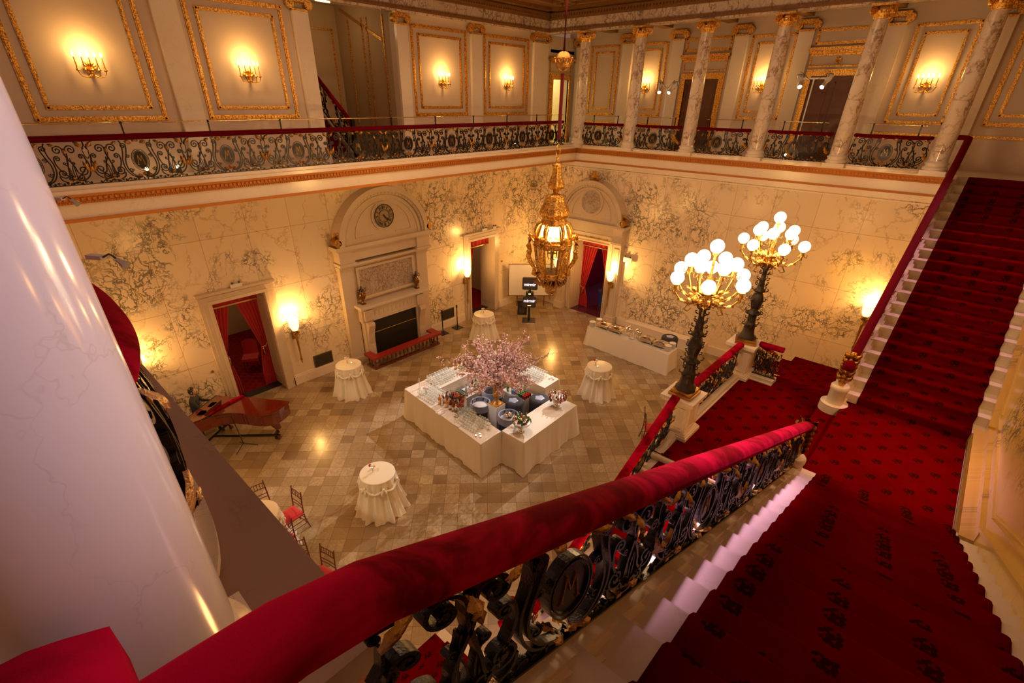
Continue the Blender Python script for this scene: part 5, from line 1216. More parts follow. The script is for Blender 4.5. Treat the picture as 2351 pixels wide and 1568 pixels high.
def posy(x,y,z,label,kinds):
    t=thing('bud_vase_posy',label,'flowers',(x,y,z)); m=MB(); m.lathe([(.022,0),(.025,.01),(.02,.08),(.024,.10)],n=12); m.build('vase',M['glass'],t)
    rnd=random.Random(int(x*100)); pal={'w':M['bone'],'p':M['pink'],'r':M['b_red'],'y':simple('peach_rose',(.85,.55,.25),.6)}
    for i,k in enumerate(kinds):
        a=i*2.1; bx,by,bz=.045*cos(a),.045*sin(a),.14+.03*(i%3); m=MB(); m.tube([(0,0,.02),(bx*.5,by*.5,.09),(bx,by,bz)],.003,5); s=m.build('stem',M['leafy'],t)
        m=MB(); m.sphere((bx,by,bz+.012),.032,10,7,.8)
        for q in range(5): b=q*1.256; m.sphere((bx+.018*cos(b),by+.018*sin(b),bz),.020,7,5,.8)
        m.build('rose',pal[k],s)
    return t
posy(3.98,7.52,1.004,'small posy of peach, white and dark roses on the left foreground table','yrw'); posy(6.25,12.3,1.004,'pale posy on the table before the left wall grille','wwy')
posy(11.95,12.18,1.004,'small dark posy on the table behind the blossoms','rwy'); posy(11.42,6.8,1.004,'small rose and votive posy on the table right of the bar','yrw')
def votive(x,y,z,label,grp='votive candles'):
    t=thing('votive_candle',label,'candle',(x,y,z),0,grp); m=MB(); m.lathe([(.026,0),(.030,.05),(.027,.05),(.024,.012)],n=14); m.build('cup',M['bone'],t); m=MB(); m.lathe([(.0001,.03),(.022,.032)][::-1],n=12); m.lathe([(.004,.03),(.007,.042),(.0001,.058)],n=6); m.build('flame',M['flame'],t)
votive(11.36,6.68,1.004,'lit votive beside the posy on the table right of the bar'); votive(6.33,12.2,1.004,'lit votive on the table before the left wall grille'); votive(4.02,7.62,1.004,'lit votive beside roses on the left foreground table')
for x,y in ((6.50,6.78),(6.55,6.86),(6.44,6.88)): votive(x,y,BZ+.004,'lit votive in a cluster at front corner of the bar','bar corner votives')
for x,y in ((9.93,7.25),(9.98,7.33),(9.88,7.35)): votive(x,y,BZ+.004,'lit votive at the right end of the back bar table','right end votives')
# chairs
def chair(x,y,rz,label,src=None):
    if src: return dup(src,(x,y,0),rz,label)
    t=thing('ballroom_chair',label,'chair',(x,y,0),rz,'dark bamboo style chairs with red seats'); cm=M['wood']
    for sx in (-1,1):
        m=MB(); m.tube([(sx*.19,.19,0),(sx*.19,.18,.45)],.013,8); 
        for z in (.12,.3): m.lathe([(.013,-.008),(.018,0),(.013,.008)],(sx*.19,.185,z),8)
        m.build('leg',cm,t)
        m=MB(); m.tube([(sx*.18,-.26,0),(sx*.185,-.20,.25),(sx*.185,-.185,.46)],.014,8); m.build('leg',cm,t)
        m=MB(); m.tube([(sx*.185,-.185,.46),(sx*.18,-.20,.70),(sx*.17,-.235,.96)],.014,8); m.sphere((sx*.17,-.237,.97),.017,8,6); m.build('back_post',cm,t)
    m=MB(); m.box(-.20,-.19,.43,.20,.20,.455)
    for z in (.14,.26):
        m.tube([(-.19,.187,z),(.19,.187,z)],.008,6); m.tube([(-.183,-.22,z),(.183,-.22,z)],.008,6)
        for sx in (-1,1): m.tube([(sx*.188,.187,z+.03),(sx*.185,-.21,z+.03)],.008,6)
    m.build('seat_frame',cm,t)
    m=MB(); m.grid(lambda u,v:((u-.5)*.41*(1-.0*v),(v-.5)*.40+.005,.455+.055*(1-abs(2*u-1)**4)*(1-abs(2*v-1)**4)+.004),10,10); m.box(-.20,-.19,.448,.20,.205,.462); m.build('seat_cushion',M['curtain'],t)
    m=MB()
    for z,y in ((.93,-.225),(.80,-.212),(.66,-.197),(.58,-.19)): m.tube([(-.175,y,z),(0,y-.012,z),(.175,y,z)],.009,6)
    for k in range(6): xx=-.14+.056*k; m.tube([(xx,-.235,.93),(xx,-.222,.80)],.007,6)
    m.build('back_rest',cm,t); return t
ch=chair(2.36,8.22,PI/2+.12,'red seat chair right of the half hidden cocktail table')
for x,y,r,l in ((2.05,8.78,PI-.08,'red seat chair behind the half hidden cocktail table, back to the wall'),(1.92,7.72,.3,'red seat chair with its back to the camera, cut by the marble ledge'),(1.86,6.78,PI-.35,'red seat chair lower left, between the two hidden tables'),(2.04,6.36,PI/2+.25,'red seat chair peeking above the near velvet rail'),(10.42,4.28,-PI*.75-.2,'red seat chair standing by the stair foot rail at right')): chair(x,y,r,l,ch)
# grand piano
pt=thing('grand_piano','red mahogany grand piano with carved leg at far left of the floor','piano',(4.02,11.56,0))
ax=Vector((-.557,.83,0)); wx=Vector((-.83,-.557,0)); PP=lambda a,w,z:ax*a+wx*w+Vector((0,0,z))
def outline(e=0):
    C_=[(0-e,0-e),(2.1+e,0-e),(2.1+e,1.42+e),(1.95,1.42+e)]
    cur=[(1.80,1.25),(1.60,.98),(1.40,.80),(1.15,.70),(.85,.68),(.55,.70),(.30,.68),(.12,.58),(.02,.40),(0,.2)]
    return C_+[(a-(e if w<.5 else 0),w+e) for a,w in cur]
m=MB(); m.prism(outline(),lambda p:PP(p[0],p[1],.62),lambda p:PP(p[0],p[1],.93)); m.build('case',M['woodred'],pt)
m=MB(); m.prism([(p[0]+.03,p[1]*.985) for p in outline()],lambda p:PP(p[0],p[1],.93),lambda p:PP(p[0],p[1],.955)); m.build('rim_gap',M['black'],pt)
m=MB(); m.prism([(a,w) for a,w in outline(.03) if a<1.45] and [(-.03,-.03),(1.38,-.03),(1.55,.93),(1.40,.83),(1.15,.73),(.85,.71),(.55,.73),(.30,.71),(.10,.60),(-.01,.42),(-.03,.2)],lambda p:PP(p[0],p[1],.955),lambda p:PP(p[0],p[1],.985)); m.build('lid',M['woodred'],pt)
m=MB(); m.prism([(1.28,-.03),(1.38,-.03),(1.72,.97),(1.62,.97)],lambda p:PP(p[0],p[1],.985),lambda p:PP(p[0],p[1],1.03)); m.build('folded_flap',M['velvet'],pt)
m=MB(); m.prism([(1.40,.0),(2.08,.0),(2.08,1.40),(1.92,1.36),(1.72,1.1)],lambda p:PP(p[0],p[1],.93),lambda p:PP(p[0],p[1],.96)); m.build('music_desk_board',M['woodred'],pt)
m=MB(); m.prism([(1.62,.45),(1.64,.45),(1.64,1.0),(1.62,1.0)],lambda p:PP(p[0],p[1],.96),lambda p:PP(p[0]-.06,p[1],1.16)); m.build('music_rest',M['wood'],pt)
m=MB()
for w in (.3,.7): m.add([PP(1.80,w,.965),PP(1.98,w+.05,.965),PP(1.95,w+.26,.965),PP(1.77,w+.2,.965)],[(0,1,2,3),(3,2,1,0)])
m.build('sheet_music',M['paint_white'],pt)
for a,w in ((.28,.38),(1.85,.18),(1.85,1.25)):
    m=MB(); m.tube([PP(a,w,.62),PP(a-.03,w,.50),PP(a-.10,w,.38),PP(a-.05,w,.26),PP(a+.04,w,.14),PP(a-.04,w,.07),PP(a-.10,w,.08)],[.12,.11,.08,.055,.05,.06,.035],12); m.sphere(PP(a-.03,w,.035),.04,10,7); m.build('leg',M['wood'],pt)
m=MB(); m.tube([PP(.2,.36,.13),PP(1.9,.75,.16)],.03,8); m.tube([PP(1.88,.15,.16),PP(1.88,1.3,.16)],.03,8); m.sphere(PP(.32,.38,.05),.045,8,6); m.build('dolly_frame',M['iron'],pt)
t=thing('microphone_stand','black microphone stand on tripod beneath the piano curve','microphone stand',(2.78,11.86,0)); m=MB(); m.tube([(0,0,.12),(-.06,.08,1.0)],.011,8); m.build('pole',M['black'],t); m=MB()
for k in range(3): a=2*PI*k/3-.5; m.tube([(0,0,.14),(.32*cos(a),.32*sin(a),.012)],.010,6)
m.sphere((0,0,.14),.03,8,6); m.build('tripod_base',M['black'],t); m=MB(); m.tube([(-.06,.08,1.0),(-.30,.28,.96)],.009,6); m.sphere((-.32,.30,.96),.025,8,6); m.build('boom_arm',M['black'],t)
# pianist, only head and shoulder show past the ledge
pp=thing('person','person in dark jacket seated at piano, mostly hidden behind marble ledge','person',(2.28,13.36,0),math.radians(-118))
def person_body():
    V=[((0,0,.55),.15),((0,.01,.75),.14),((0,.03,.95),.155),((0,.05,1.10),.10),((0,.06,1.17),.055),
       ((.17,.05,1.06),.065),((.22,.16,.88),.048),((.16,.38,.86),.035),((-.17,.05,1.06),.065),((-.22,.16,.88),.048),((-.16,.38,.86),.035),
       ((.10,.02,.52),.10),((.12,.42,.50),.075),((.12,.46,.25),.055),((.12,.45,.06),.04),((.12,.56,.035),.035),
       ((-.10,.02,.52),.10),((-.12,.42,.50),.075),((-.12,.46,.25),.055),((-.12,.45,.06),.04),((-.12,.56,.035),.035)]
    E_=[(0,1),(1,2),(2,3),(3,4),(3,5),(5,6),(6,7),(3,8),(8,9),(9,10),(0,11),(11,12),(12,13),(13,14),(14,15),(0,16),(16,17),(17,18),(18,19),(19,20)]
    me=bpy.data.meshes.new('body'); me.from_pydata([v for v,_ in V],E_,[]); o=bpy.data.objects.new('body',me); COL.objects.link(o); o.parent=pp
    s=o.modifiers.new('skin','SKIN'); 
    for i,(_,r) in enumerate(V): me.skin_vertices[0].data[i].radius=(r,r*.85)
    me.skin_vertices[0].data[0].use_root=True; s.use_smooth_shade=True; o.modifiers.new('sub','SUBSURF').levels=1; me.materials.append(M['blackc']); return o
person_body()
m=MB(); m.sphere((0,.08,1.29),.088,18,14,1.25); m.lathe([(.05,1.14),(.045,1.22)],(0,.06,0),12); m.tube([(0,.165,1.31),(0,.185,1.275),(0,.165,1.262)],[.009,.014,.01],6); m.sphere((.088,.07,1.29),.02,6,5); m.sphere((-.088,.07,1.29),.02,6,5); hd=m.build('head',M['skin'],pp)
m=MB()
for s in (-1,1): m.sphere((s*.032,.16,1.305),.011,8,6)
m.build('eyes',M['bone'],hd); m=MB(); m.tube([(-.025,.158,1.235),(0,.166,1.232),(.025,.158,1.235)],.005,6); m.build('mouth',simple('lips',(.35,.10,.08),.5),hd)
m=MB(); m.lathe([(.001,.125),(.05,.115),(.085,.06),(.096,.0),(.085,-.05)][::-1],(0,.065,1.29),16); m.build('hair',M['black'],hd)
for s in (-1,1):
    m=MB(); m.sphere((s*.155,.43,.86),.034,10,7,.5)
    for k in range(4): x=s*.155-.027+.018*k; L_=(.055,.065,.068,.06)[k]; m.tube([(x,.45,.862),(x,.45+L_*.6,.868),(x,.45+L_,.848)],[.009,.008,.006],6)
    m.tube([(s*.155-s*.03,.42,.86),(s*.155-s*.055,.45,.855),(s*.155-s*.06,.475,.85)],[.010,.009,.007],6); m.build('hand',M['skin'],pp)
t=thing('piano_stool','black piano stool under the seated player','stool',(2.22,13.40,0),math.radians(-118)); m=MB(); m.box(-.25,-.16,.43,.25,.16,.47); m.build('seat',M['black'],t)
for a,b in ((-.22,-.13),(.22,-.13),(-.22,.13),(.22,.13)): m=MB(); m.lathe([(.018,0),(.02,.43)],(a,b,0),8); m.build('leg',M['wood'],t)
# stanchions, photo booth, board, speaker in the corner
sp_=None
for x,l in ((11.10,'left of two black rope stanchions by the wall grille'),(11.86,'right of two black rope stanchions by the wall grille')):
    if sp_: sp_=dup(sp_,(x,13.60,0),0,l); continue
    sp_=thing('stanchion',l,'stanchion',(x,13.60,0),0,'black stanchions'); m=MB(); m.box(-.17,-.17,0,.17,.17,.02); m.build('base_plate',M['black'],sp_); m=MB(); m.lathe([(.02,.02),(.02,.92)],n=10); m.build('post',M['black'],sp_); m=MB(); m.lathe([(.03,.86),(.035,.90),(.035,.96),(.02,.98)],n=12); m.build('belt_head',M['black'],sp_)
fwd=Vector((-.77,-.64,0)); an=math.atan2(fwd.y,fwd.x)
t=thing('photo_booth','black photo booth stand with two lit logo screens in far corner','photo booth',(14.45,12.03,0),an)
def rbox(m,x0,x1,w,z0,z1,r=.05):
    pts=[]; 
    for cy,cz,a0 in ((w/2-r,z1-r,0),(-w/2+r,z1-r,PI/2),(-w/2+r,z0+r,PI),(w/2-r,z0+r,PI*1.5)):
        for k in range(5): a=a0+PI/2*k/4; pts.append((cy+r*cos(a),cz+r*sin(a)))
    m.prism(pts,lambda p:(x0,p[0],p[1]),lambda p:(x1,p[0],p[1]))
m=MB(); m.box(-.26,-.27,0,.26,.27,.02); m.build('base_plate',M['grey'],t); m=MB(); m.box(-.045,-.05,.02,.045,.05,1.35); m.build('post',M['black'],t)
m=MB(); rbox(m,-.04,.07,.62,1.36,1.86,.06); m.build('upper_head',M['grey'],t); m=MB(); rbox(m,.02,.13,.54,.62,1.10,.06); m.build('lower_head',M['grey'],t)
m=MB(); m.box(-.08,-.16,1.10,.10,.16,1.26); m.build('camera_unit',M['black'],t)
for z,s in ((1.60,1.),(.93,1.)):
    cu=bpy.data.curves.new('screen_logo','FONT'); cu.body='mirmir'; cu.size=.17; cu.align_x='CENTER'; cu.align_y='CENTER'; cu.extrude=.004; cu.offset=.004
    o=bpy.data.objects.new('tmp_text',cu); COL.objects.link(o); bpy.context.view_layer.update(); me_=bpy.data.meshes.new_from_object(o.evaluated_get(bpy.context.evaluated_depsgraph_get())); bpy.data.objects.remove(o); o=bpy.data.objects.new('screen_logo',me_); COL.objects.link(o); o.parent=t; me_.materials.clear(); me_.materials.append(M['screen']); o.location=(.075 if z>1.2 else .135,0,z-.02); o.rotation_euler=(PI/2,0,PI/2)
for z,w in ((.71,.14),(1.20,.09)): m=MB(); m.box(.10,-w/2,z-.012,.137,w/2,z+.012); m.build('status_light',M['shade'],t)
# corner backdrop board leaning across the corner
t=thing('backdrop_board','plain white backdrop board standing across the far corner','board',(15.75,13.05,0),PI/4-PI/2)
m=MB(); m.box(-.98,-.02,1.06-.55,.98,.02,1.90); m.build('panel',M['paint_white'],t); m=MB()
for a,b,c,d in ((-1.0,1.0,.49,.51),(-1.0,1.0,1.90,1.92),(-1.0,-.98,.51,1.9),(.98,1.0,.51,1.9)): m.box(a,-.03,c,b,.03,d)
for s in (-.6,.6): m.box(s-.02,-.05,0,s+.02,-.02,.52) if 0 else m.box(s-.02,.02,0,s+.02,.05,.9)
m.build('frame',M['wood'],t)
t=thing('loudspeaker','black loudspeaker box standing behind the photo booth','speaker',(14.85,12.75,0),an); m=MB(); m.box(-.17,-.2,.0,.17,.2,.62); m.build('cabinet',M['black'],t); m=MB()
for z,r in ((.2,.14),(.48,.07)): m.prism([(r*cos(a*PI/10),z+r*sin(a*PI/10)) for a in range(20)],lambda p:(.17,p[0],p[1]),lambda p:(.18,p[0],p[1]))
m.build('grille',M['grey'],t)
# ------------------------------------------------------------ centre of the bar: pedestal, urn, blossom
VX,VY=7.90,7.60
t=thing('display_pedestal','white square plinth carrying the gold urn inside the bar','plinth',(VX,VY,0)); m=MB(); m.box(-.17,-.17,0,.17,.17,.90); m.build('body',M['paint_white'],t); m=MB(); m.box(-.175,-.175,.0,.175,.175,.04); m.build('foot',M['paint_white'],t)
t=thing('blossom_arrangement','huge pink cherry blossom arrangement in gold urn at bar centre','flowers',(VX,VY,.902))
m=MB(); m.add([(-.16,-.16,0),(.16,-.16,0),(.16,.16,0),(-.16,.16,0),(-.14,-.14,.03),(.14,-.14,.03),(.14,.14,.03),(-.14,.14,.03)],[(0,3,2,1),(4,5,6,7),(0,1,5,4),(1,2,6,5),(2,3,7,6),(3,0,4,7)])
m.lathe([(.13,.03),(.05,.09),(.035,.13),(.05,.16),(.035,.19),(.09,.25),(.105,.29),(.085,.32),(.10,.5),(.12,.68),(.135,.70),(.115,.69),(.09,.5)],n=28); m.build('urn',M['goldd'],t)
rnd=random.Random(5); BL=MB(); LF=MB(); tips=[]
def flower(m,p,s):
    a0=rnd.random()*6; n=Vector((rnd.gauss(0,1),rnd.gauss(0,1),rnd.gauss(.3,1))).normalized(); u=n.orthogonal().normalized(); w=n.cross(u)
    for k in range(5):
        a=a0+k*1.2566; d=u*cos(a)+w*sin(a); e=u*cos(a+PI/2)+w*sin(a+PI/2)
        m.add([p,p+d*s*.6+e*s*.38+n*s*.18,p+d*s*1.05+n*s*.32,p+d*s*.6-e*s*.38+n*s*.18],[(0,1,2,3)],True)
for b in range(64):
    az=2*PI*b/64*5.13; el=rnd.uniform(-.05,1.0)**1.0; L_=rnd.uniform(.75,1.5)*(1.15 if b%9==0 else 1); 
    if b in (3,20): el=.45; az=(-1.0 if b==3 else 2.45); L_=1.85
    d=Vector((cos(az)*cos(el),sin(az)*cos(el),sin(el))); P=[Vector((0,0,.6))]; p=P[0]; q=Vector((d.x*.35,d.y*.35,1)).normalized()
    N=9
    for k in range(N): q=(q*.72+d*.40+Vector((rnd.gauss(0,.1),rnd.gauss(0,.1),rnd.gauss(0,.08)))).normalized(); p=p+q*L_/N; P.append(p)
    m=MB(); m.tube(P,[.009-.0007*k for k in range(N+1)],5)
    subs=[P]
    for k in range(3,N):
        for z in range(2):
            s=P[k]; qq=(q+Vector((rnd.gauss(0,.7),rnd.gauss(0,.7),rnd.gauss(.1,.5)))).normalized(); sb=[s,s+qq*.12,s+qq*.12+(qq+Vector((0,0,.4)))*.12*rnd.random()]; m.tube(sb,[.004,.003,.002],4); subs.append(sb)
    m.build('branch',M['twig'],t)
    dens=.35 if L_>1.7 else 1
    for sb in subs:
        lo=3 if sb is P else 0
        for i in range(lo,len(sb)-1):
            for z in range(int((4 if sb is P else 3)*dens+rnd.random())):
                c=sb[i].lerp(sb[i+1],rnd.random())+Vector((rnd.gauss(0,.018),rnd.gauss(0,.018),rnd.gauss(0,.018)))
                for y in range(rnd.choice((1,1,2,3))): flower(BL,c+Vector((rnd.gauss(0,.02),rnd.gauss(0,.02),rnd.gauss(0,.02))),rnd.uniform(.018,.029))
            for z in range(3):
                c=sb[i].lerp(sb[i+1],rnd.random()); dd=Vector((rnd.gauss(0,1),rnd.gauss(0,1),rnd.gauss(.4,.8))).normalized()*.05; e=dd.orthogonal().normalized()*.010; LF.add([c,c+dd*.5+e,c+dd,c+dd*.5-e],[(0,1,2,3)],True)
tag(BL.build('blossoms',M['pink'],t),kind='stuff'); tag(LF.build('young_leaves',M['leafy'],t),kind='stuff')
# bins
def bin_open(x,y,label,ice,z=.82):
    t=thing('lined_bin',label,'bin',(x,y,0),0,'round bins inside the bar'); m=MB(); m.lathe([(.22,0),(.25,.3),(.27,z),(.25,z),(.235,z-.12),(.0001,z-.13)],n=32,fr=lambda a,zz:1+.012*sin(a*11)*(zz<z-.05)); m.build('bin_body',M['blackc'],t)
    m=MB(); m.lathe([(.30,z-.16),(.295,z-.10),(.285,z),(.27,z+.03),(.25,z+.01),(.235,z-.10)],n=40,fr=lambda a,zz:1+.02*sin(a*9+zz*20)+.012*sin(a*17)); m.build('bag_liner',M['bag'],t)
    m=MB(); m.lathe([(.0001,z-.05),(.12,z-.06),(.23,z-.09)][::-1],n=24,fr=lambda a,zz:1+.03*sin(a*7)); m.build('ice' if ice else 'rubbish',M['bone'] if ice else M['black'],t); return t
bin_open(7.72,8.03,'open black bin with blue liner and ice, left of the white plinth',True)
t=bin_open(7.80,7.06,'open black bin with blue liner, ice and metal scoop, at the front',True); m=MB(); m.lathe([(.0001,.10),(.07,.085),(.12,.03),(.125,0)][::-1],(.02,.03,.80),20); m.build('ice_bowl',M['chrome'],t); m=MB(); m.tube([(-.08,-.05,.82),(-.02,-.14,.84)],.012,6); m.build('scoop_handle',M['black'],t)
bin_open(8.45,8.30,'open blue lined rubbish bin half hidden behind the gold urn',False,.78)
def bin_cov(x,y,label,z=.85):
    t=thing('covered_bin',label,'bin',(x,y,0),0,'bins under black stretch covers'); m=MB(); m.lathe([(.30,0),(.28,.3),(.285,z-.05),(.26,z),(.17,z+.02),(.12,z+.01)],n=48,fr=lambda a,zz:1+.012*sin(a*24)*(zz>z-.06)+.015*sin(a*8)*(zz<.3)); m.build('stretch_cover',M['blackc'],t)
    m=MB(); m.lathe([(.13,z+.012),(.09,z+.03),(.04,z+.015),(.0001,z+.02)],n=20,fr=lambda a,zz:1+.15*sin(a*5)); m.build('bag_liner',M['bag'],t); return t
bin_cov(8.38,7.42,'black covered bin right of the gold urn'); bin_cov(8.98,6.98,'black covered bin at the right inner corner of the bar'); bin_cov(15.28,6.25,'black covered bin behind the right end of the buffet table')
# silver bowls with bottles
def bottle_mesh(h=.30,r=.038):
    m=MB(); m.lathe([(r*.95,0),(r,.01),(r,h*.58),(r*.75,h*.68),(r*.34,h*.76),(r*.32,h*.93)],n=12); return m
def bowl(x,y,label,seed,green):
    t=thing('silver_bowl',label,'bowl',(x,y,BZ+.004),0,'silver pedestal bowls'); m=MB(); m.lathe([(.09,0),(.095,.015),(.06,.04),(.04,.07),(.05,.10),(.12,.14),(.20,.22),(.235,.30),(.245,.31),(.235,.305),(.19,.23),(.10,.17),(.0001,.16)],n=36,fr=lambda a,zz:1+(.03*sin(a*14) if zz<.05 else 0)); m.build('bowl_body',M['chrome'],t)
    m=MB(); m.lathe([(.22,.26),(.15,.29),(.0001,.30)],n=20); m.build('ice',M['bone'],t)
    rnd=random.Random(seed); protos={}
    for i in range(26):
        k=('b_green' if (i<green) else rnd.choice(('b_brown','b_clear','b_amber','b_red','b_brown'))); r=.20*math.sqrt((i+.5)/26); a=i*2.4+seed
        if green: r=.18*math.sqrt(rnd.random())
        if k not in protos:
            b=thing('bottle','%s bottle standing in ice in the %s silver bowl'%({'b_green':'green glass','b_brown':'dark brown','b_clear':'clear','b_amber':'amber','b_red':'red'}[k],'near' if green else 'right hand'),'bottle',(0,0,0),0,'%s bottles in the %s silver bowl'%(k[2:],'near' if green else 'right hand')); mm=bottle_mesh(.22,.028); mm.build('glass_body',M[k],b); mm=MB(); mm.lathe([(.011,.20),(.013,.205),(.013,.225),(.0001,.226)],n=8); mm.build('cap',M['brass' if k!='b_red' else 'bone'],b); protos[k]=b; c=b
        else: c=dup(protos[k])
        c.location=(x+r*cos(a),y+r*sin(a),BZ+.16+(.07 if k=='b_green' and green else .02)); tl=r*1.1; c.rotation_euler=(-tl*sin(a)*1.2,tl*cos(a)*1.2,0)
bowl(7.37,6.24,'silver pedestal bowl of bottles with green ones on top, nearer the gap',3,9); bowl(8.90,6.33,'silver pedestal bowl packed with dark bottles at right end of the bar',8,0)
# glasses in ranks
def glass_proto(kind):
    if kind=='stem':
        t=thing('wine_glass','','glass',(0,0,0)); m=MB(); m.lathe([(.032,0),(.030,.003),(.005,.008),(.004,.075),(.012,.083),(.033,.11),(.036,.135),(.030,.175)],n=12); m.build('glass_body',M['glass'],t)
    else:
        t=thing('tumbler','','glass',(0,0,0)); m=MB(); m.lathe([(.0001,.008),(.030,.006),(.033,.0),(.037,.10),(.034,.10),(.030,.012)],n=12); m.build('glass_body',M['glass'],t)
    return t
def rank(kind,o,u,v,nu,nv,du,dv,label,grp,skip=0.,z=BZ+.004,seed=1):
    pr=None; rnd=random.Random(seed); o=Vector((*o,0)); u=Vector((*u,0)).normalized(); v=Vector((*v,0)).normalized()
    for i in range(nu):
        for j in range(nv):
            if rnd.random()<skip: continue
            p=o+u*du*(i+.5*(j%2))+v*dv*j
            if pr is None: pr=glass_proto(kind); pr['label']=label; pr['group']=grp; pr.location=(p.x,p.y,z)
            else:
                c=pr.copy(); COL.objects.link(c); c.location=(p.x,p.y,z)
                k=pr_child[pr.name].copy(); COL.objects.link(k); k.parent=c
                continue
            pr_child[pr.name]=[x for x in bpy.data.objects if x.parent==pr][0]
pr_child={}
rank('stem',(6.52,6.98),(0,1),(1,0),8,6,.085,.09,'clear stemmed glass in the rank at the near corner of the bar','stemmed glasses near the front corner',.08,seed=2)
rank('tumbler',(6.74,7.62),(0,1),(1,0),4,5,.085,.085,'clear tumbler just in front of the bottle crowd on left bar table','tumblers before the bottle crowd',.1,seed=3)
rank('stem',(6.63,8.72),(0,1),(1,0),8,6,.085,.095,'clear stemmed glass behind the bottle crowd on left bar table','stemmed glasses behind the bottle crowd',.1,seed=4)
rank('stem',(7.28,9.36),(1,0),(0,1),10,6,.09,.085,'clear stemmed glass ranked on the left back bar table','glasses on the left back table',.08,seed=5)
rank('stem',(9.46,7.45),(0,1),(1,0),9,6,.085,.09,'clear stemmed glass ranked on the right back bar table','glasses on the right back table',.08,seed=6)
# liquor bottles
def liquor(x,y,z,k,h,r,label,grp,cap='black'):
    t=thing('liquor_bottle',label,'bottle',(x,y,z),random.random()*6,grp); bottle_mesh(h,r).build('glass_body',M['b_'+k],t)
    m=MB(); m.lathe([(r*1.02,h*.15),(r*1.02,h*.45)],n=12); m.build('paper_label',M['bone'] if random.random()<.6 else M['brass'],t); m=MB(); m.lathe([(r*.36,h*.90),(r*.38,h*.91),(r*.38,h),(.0001,h+.002)],n=8); m.build('stopper',M[cap],t); return t
random.seed(11); cn={'amber':'amber','green':'green','red':'red','clear':'clear','brown':'dark brown','blue':'pale blue','orange':'orange'}
def crowd(x0,x1,y0,y1,n,z,pal,where,seed,hs=(.26,.34)):
    rnd=random.Random(seed); pts=[]
    tries=0
    while len(pts)<n and tries<4000:
        tries+=1; p=(rnd.uniform(x0,x1),rnd.uniform(y0,y1))
        if all(math.hypot(p[0]-q[0],p[1]-q[1])>.088 for q in pts): pts.append(p)
    for p in pts:
        k=rnd.choice(pal); liquor(p[0],p[1],z,k,rnd.uniform(*hs),rnd.choice((.036,.040,.043)),'%s glass bottle %s'%(cn[k],where),'%s bottles %s'%(cn[k],where),rnd.choice(('black','brass','b_red','b_orange','bone','black')))
crowd(6.78,7.20,7.95,8.62,30,BZ+.004,('amber','red','brown','clear','amber','brown','amber','orange','red'),'in the crowd on the left bar table',4)
crowd(8.35,9.05,9.30,9.80,16,BZ+.004,('amber','green','clear','brown','orange','clear','amber'),'on the left back bar table',5)
crowd(9.45,9.98,8.35,9.3,16,BZ+.004,('amber','orange','clear','red','brown','blue'),'on the right back bar table',6)
crowd(7.95,8.85,8.75,9.05,10,.665,('clear','green','red','clear'),'on the inner work table by the left',7,(.20,.28))
crowd(8.84,9.24,7.95,8.45,8,.665,('red','green','brown'),'on the inner work table at the right',8,(.24,.30))
def can(x,y,z,k,label,grp,src=None):
    if src: c=src.copy(); COL.objects.link(c); c.location=(x,y,z); q=pr_child[src.name].copy(); COL.objects.link(q); q.parent=c; return src
    t=thing('soda_can',label,'can',(x,y,z),0,grp); m=MB(); m.lathe([(.024,0),(.030,.008),(.030,.105),(.026,.118),(.0001,.116)],n=12); pr_child[t.name]=m.build('can_body',M[k],t); return t
for (x0,y0,w) in ((7.66,8.72,'left'),(8.86,7.42,'right')):
    for j,(k,cname) in enumerate((('b_red','red'),('b_green','green'),('chrome','silver'),('b_blue','pale blue'))):
        s=None
        for i in range(8):
            x=x0+(j*.07 if w=='left' else (i%4)*.08); y=y0+((i)*.05 if w=='left' else j*.135+(i//4)*.066)
            if w=='left': x=x0+.07*j-.0; y=y0+.068*(i%5)+.0; 
            if w=='left' and i>4: continue
            s=can(x,y,.665,k,'%s soda can on the %s inner work table'%(cname,w),'%s cans on the %s work table'%(cname,w),s)
t=thing('ice_bucket','steel shaker bucket with tools before the bottle crowd','bucket',(6.70,7.86,BZ+.004)); m=MB(); m.lathe([(.045,0),(.055,.15),(.058,.15),(.05,.02)],n=16); m.build('bucket_body',M['chrome'],t); m=MB(); m.tube([(0,0,.05),(.02,.01,.24)],.006,6); m.tube([(0,.02,.05),(-.02,.03,.22)],.006,6); m.build('bar_tools',M['black'],t)
for x,y,l in ((6.50,8.28,'white paper napkins stacked beside the bottle crowd'),(6.48,7.55,'white paper napkins stacked nearer the front corner')): m=MB(); m.box(-.09,-.09,0,.09,.09,.025); tag(m.build('napkin_stack',M['paint_white'],None,(x,y,BZ+.004)),l,'napkins')
t=thing('taper_candle_holder','crystal holder with tall white taper at the bar left corner','candlestick',(6.90,9.62,BZ+.004)); m=MB(); m.lathe([(.05,0),(.02,.03),(.035,.06),(.015,.09),(.02,.10)],n=8); m.build('crystal_base',M['glass'],t); m=MB(); m.lathe([(.012,.10),(.009,.33),(.0001,.34)],n=8); m.build('taper',M['bone'],t)
posy(6.86,9.28,BZ+.004,'pink rose posy among glasses near the bar left corner','ppw')
t=thing('white_lily_vase','small white flower vase at the front end of the bar glasses','flowers',(6.86,6.86,BZ+.004)); m=MB(); m.lathe([(.03,0),(.02,.05),(.03,.12)],n=10); m.build('vase',M['glass'],t); m=MB(); 
for k in range(6): a=k*1.05; m.sphere((.03*cos(a),.03*sin(a),.17+.012*(k%2)),.026,8,6,.8)
m.build('white_flowers',M['bone'],t)
m=MB(); m.box(-.11,-.14,0,.11,.14,.24); t=tag(m.build('wine_crate',M['wood'],None,(8.95,9.62,BZ+.004)),'dark wooden bottle crate on the left back bar table','crate')
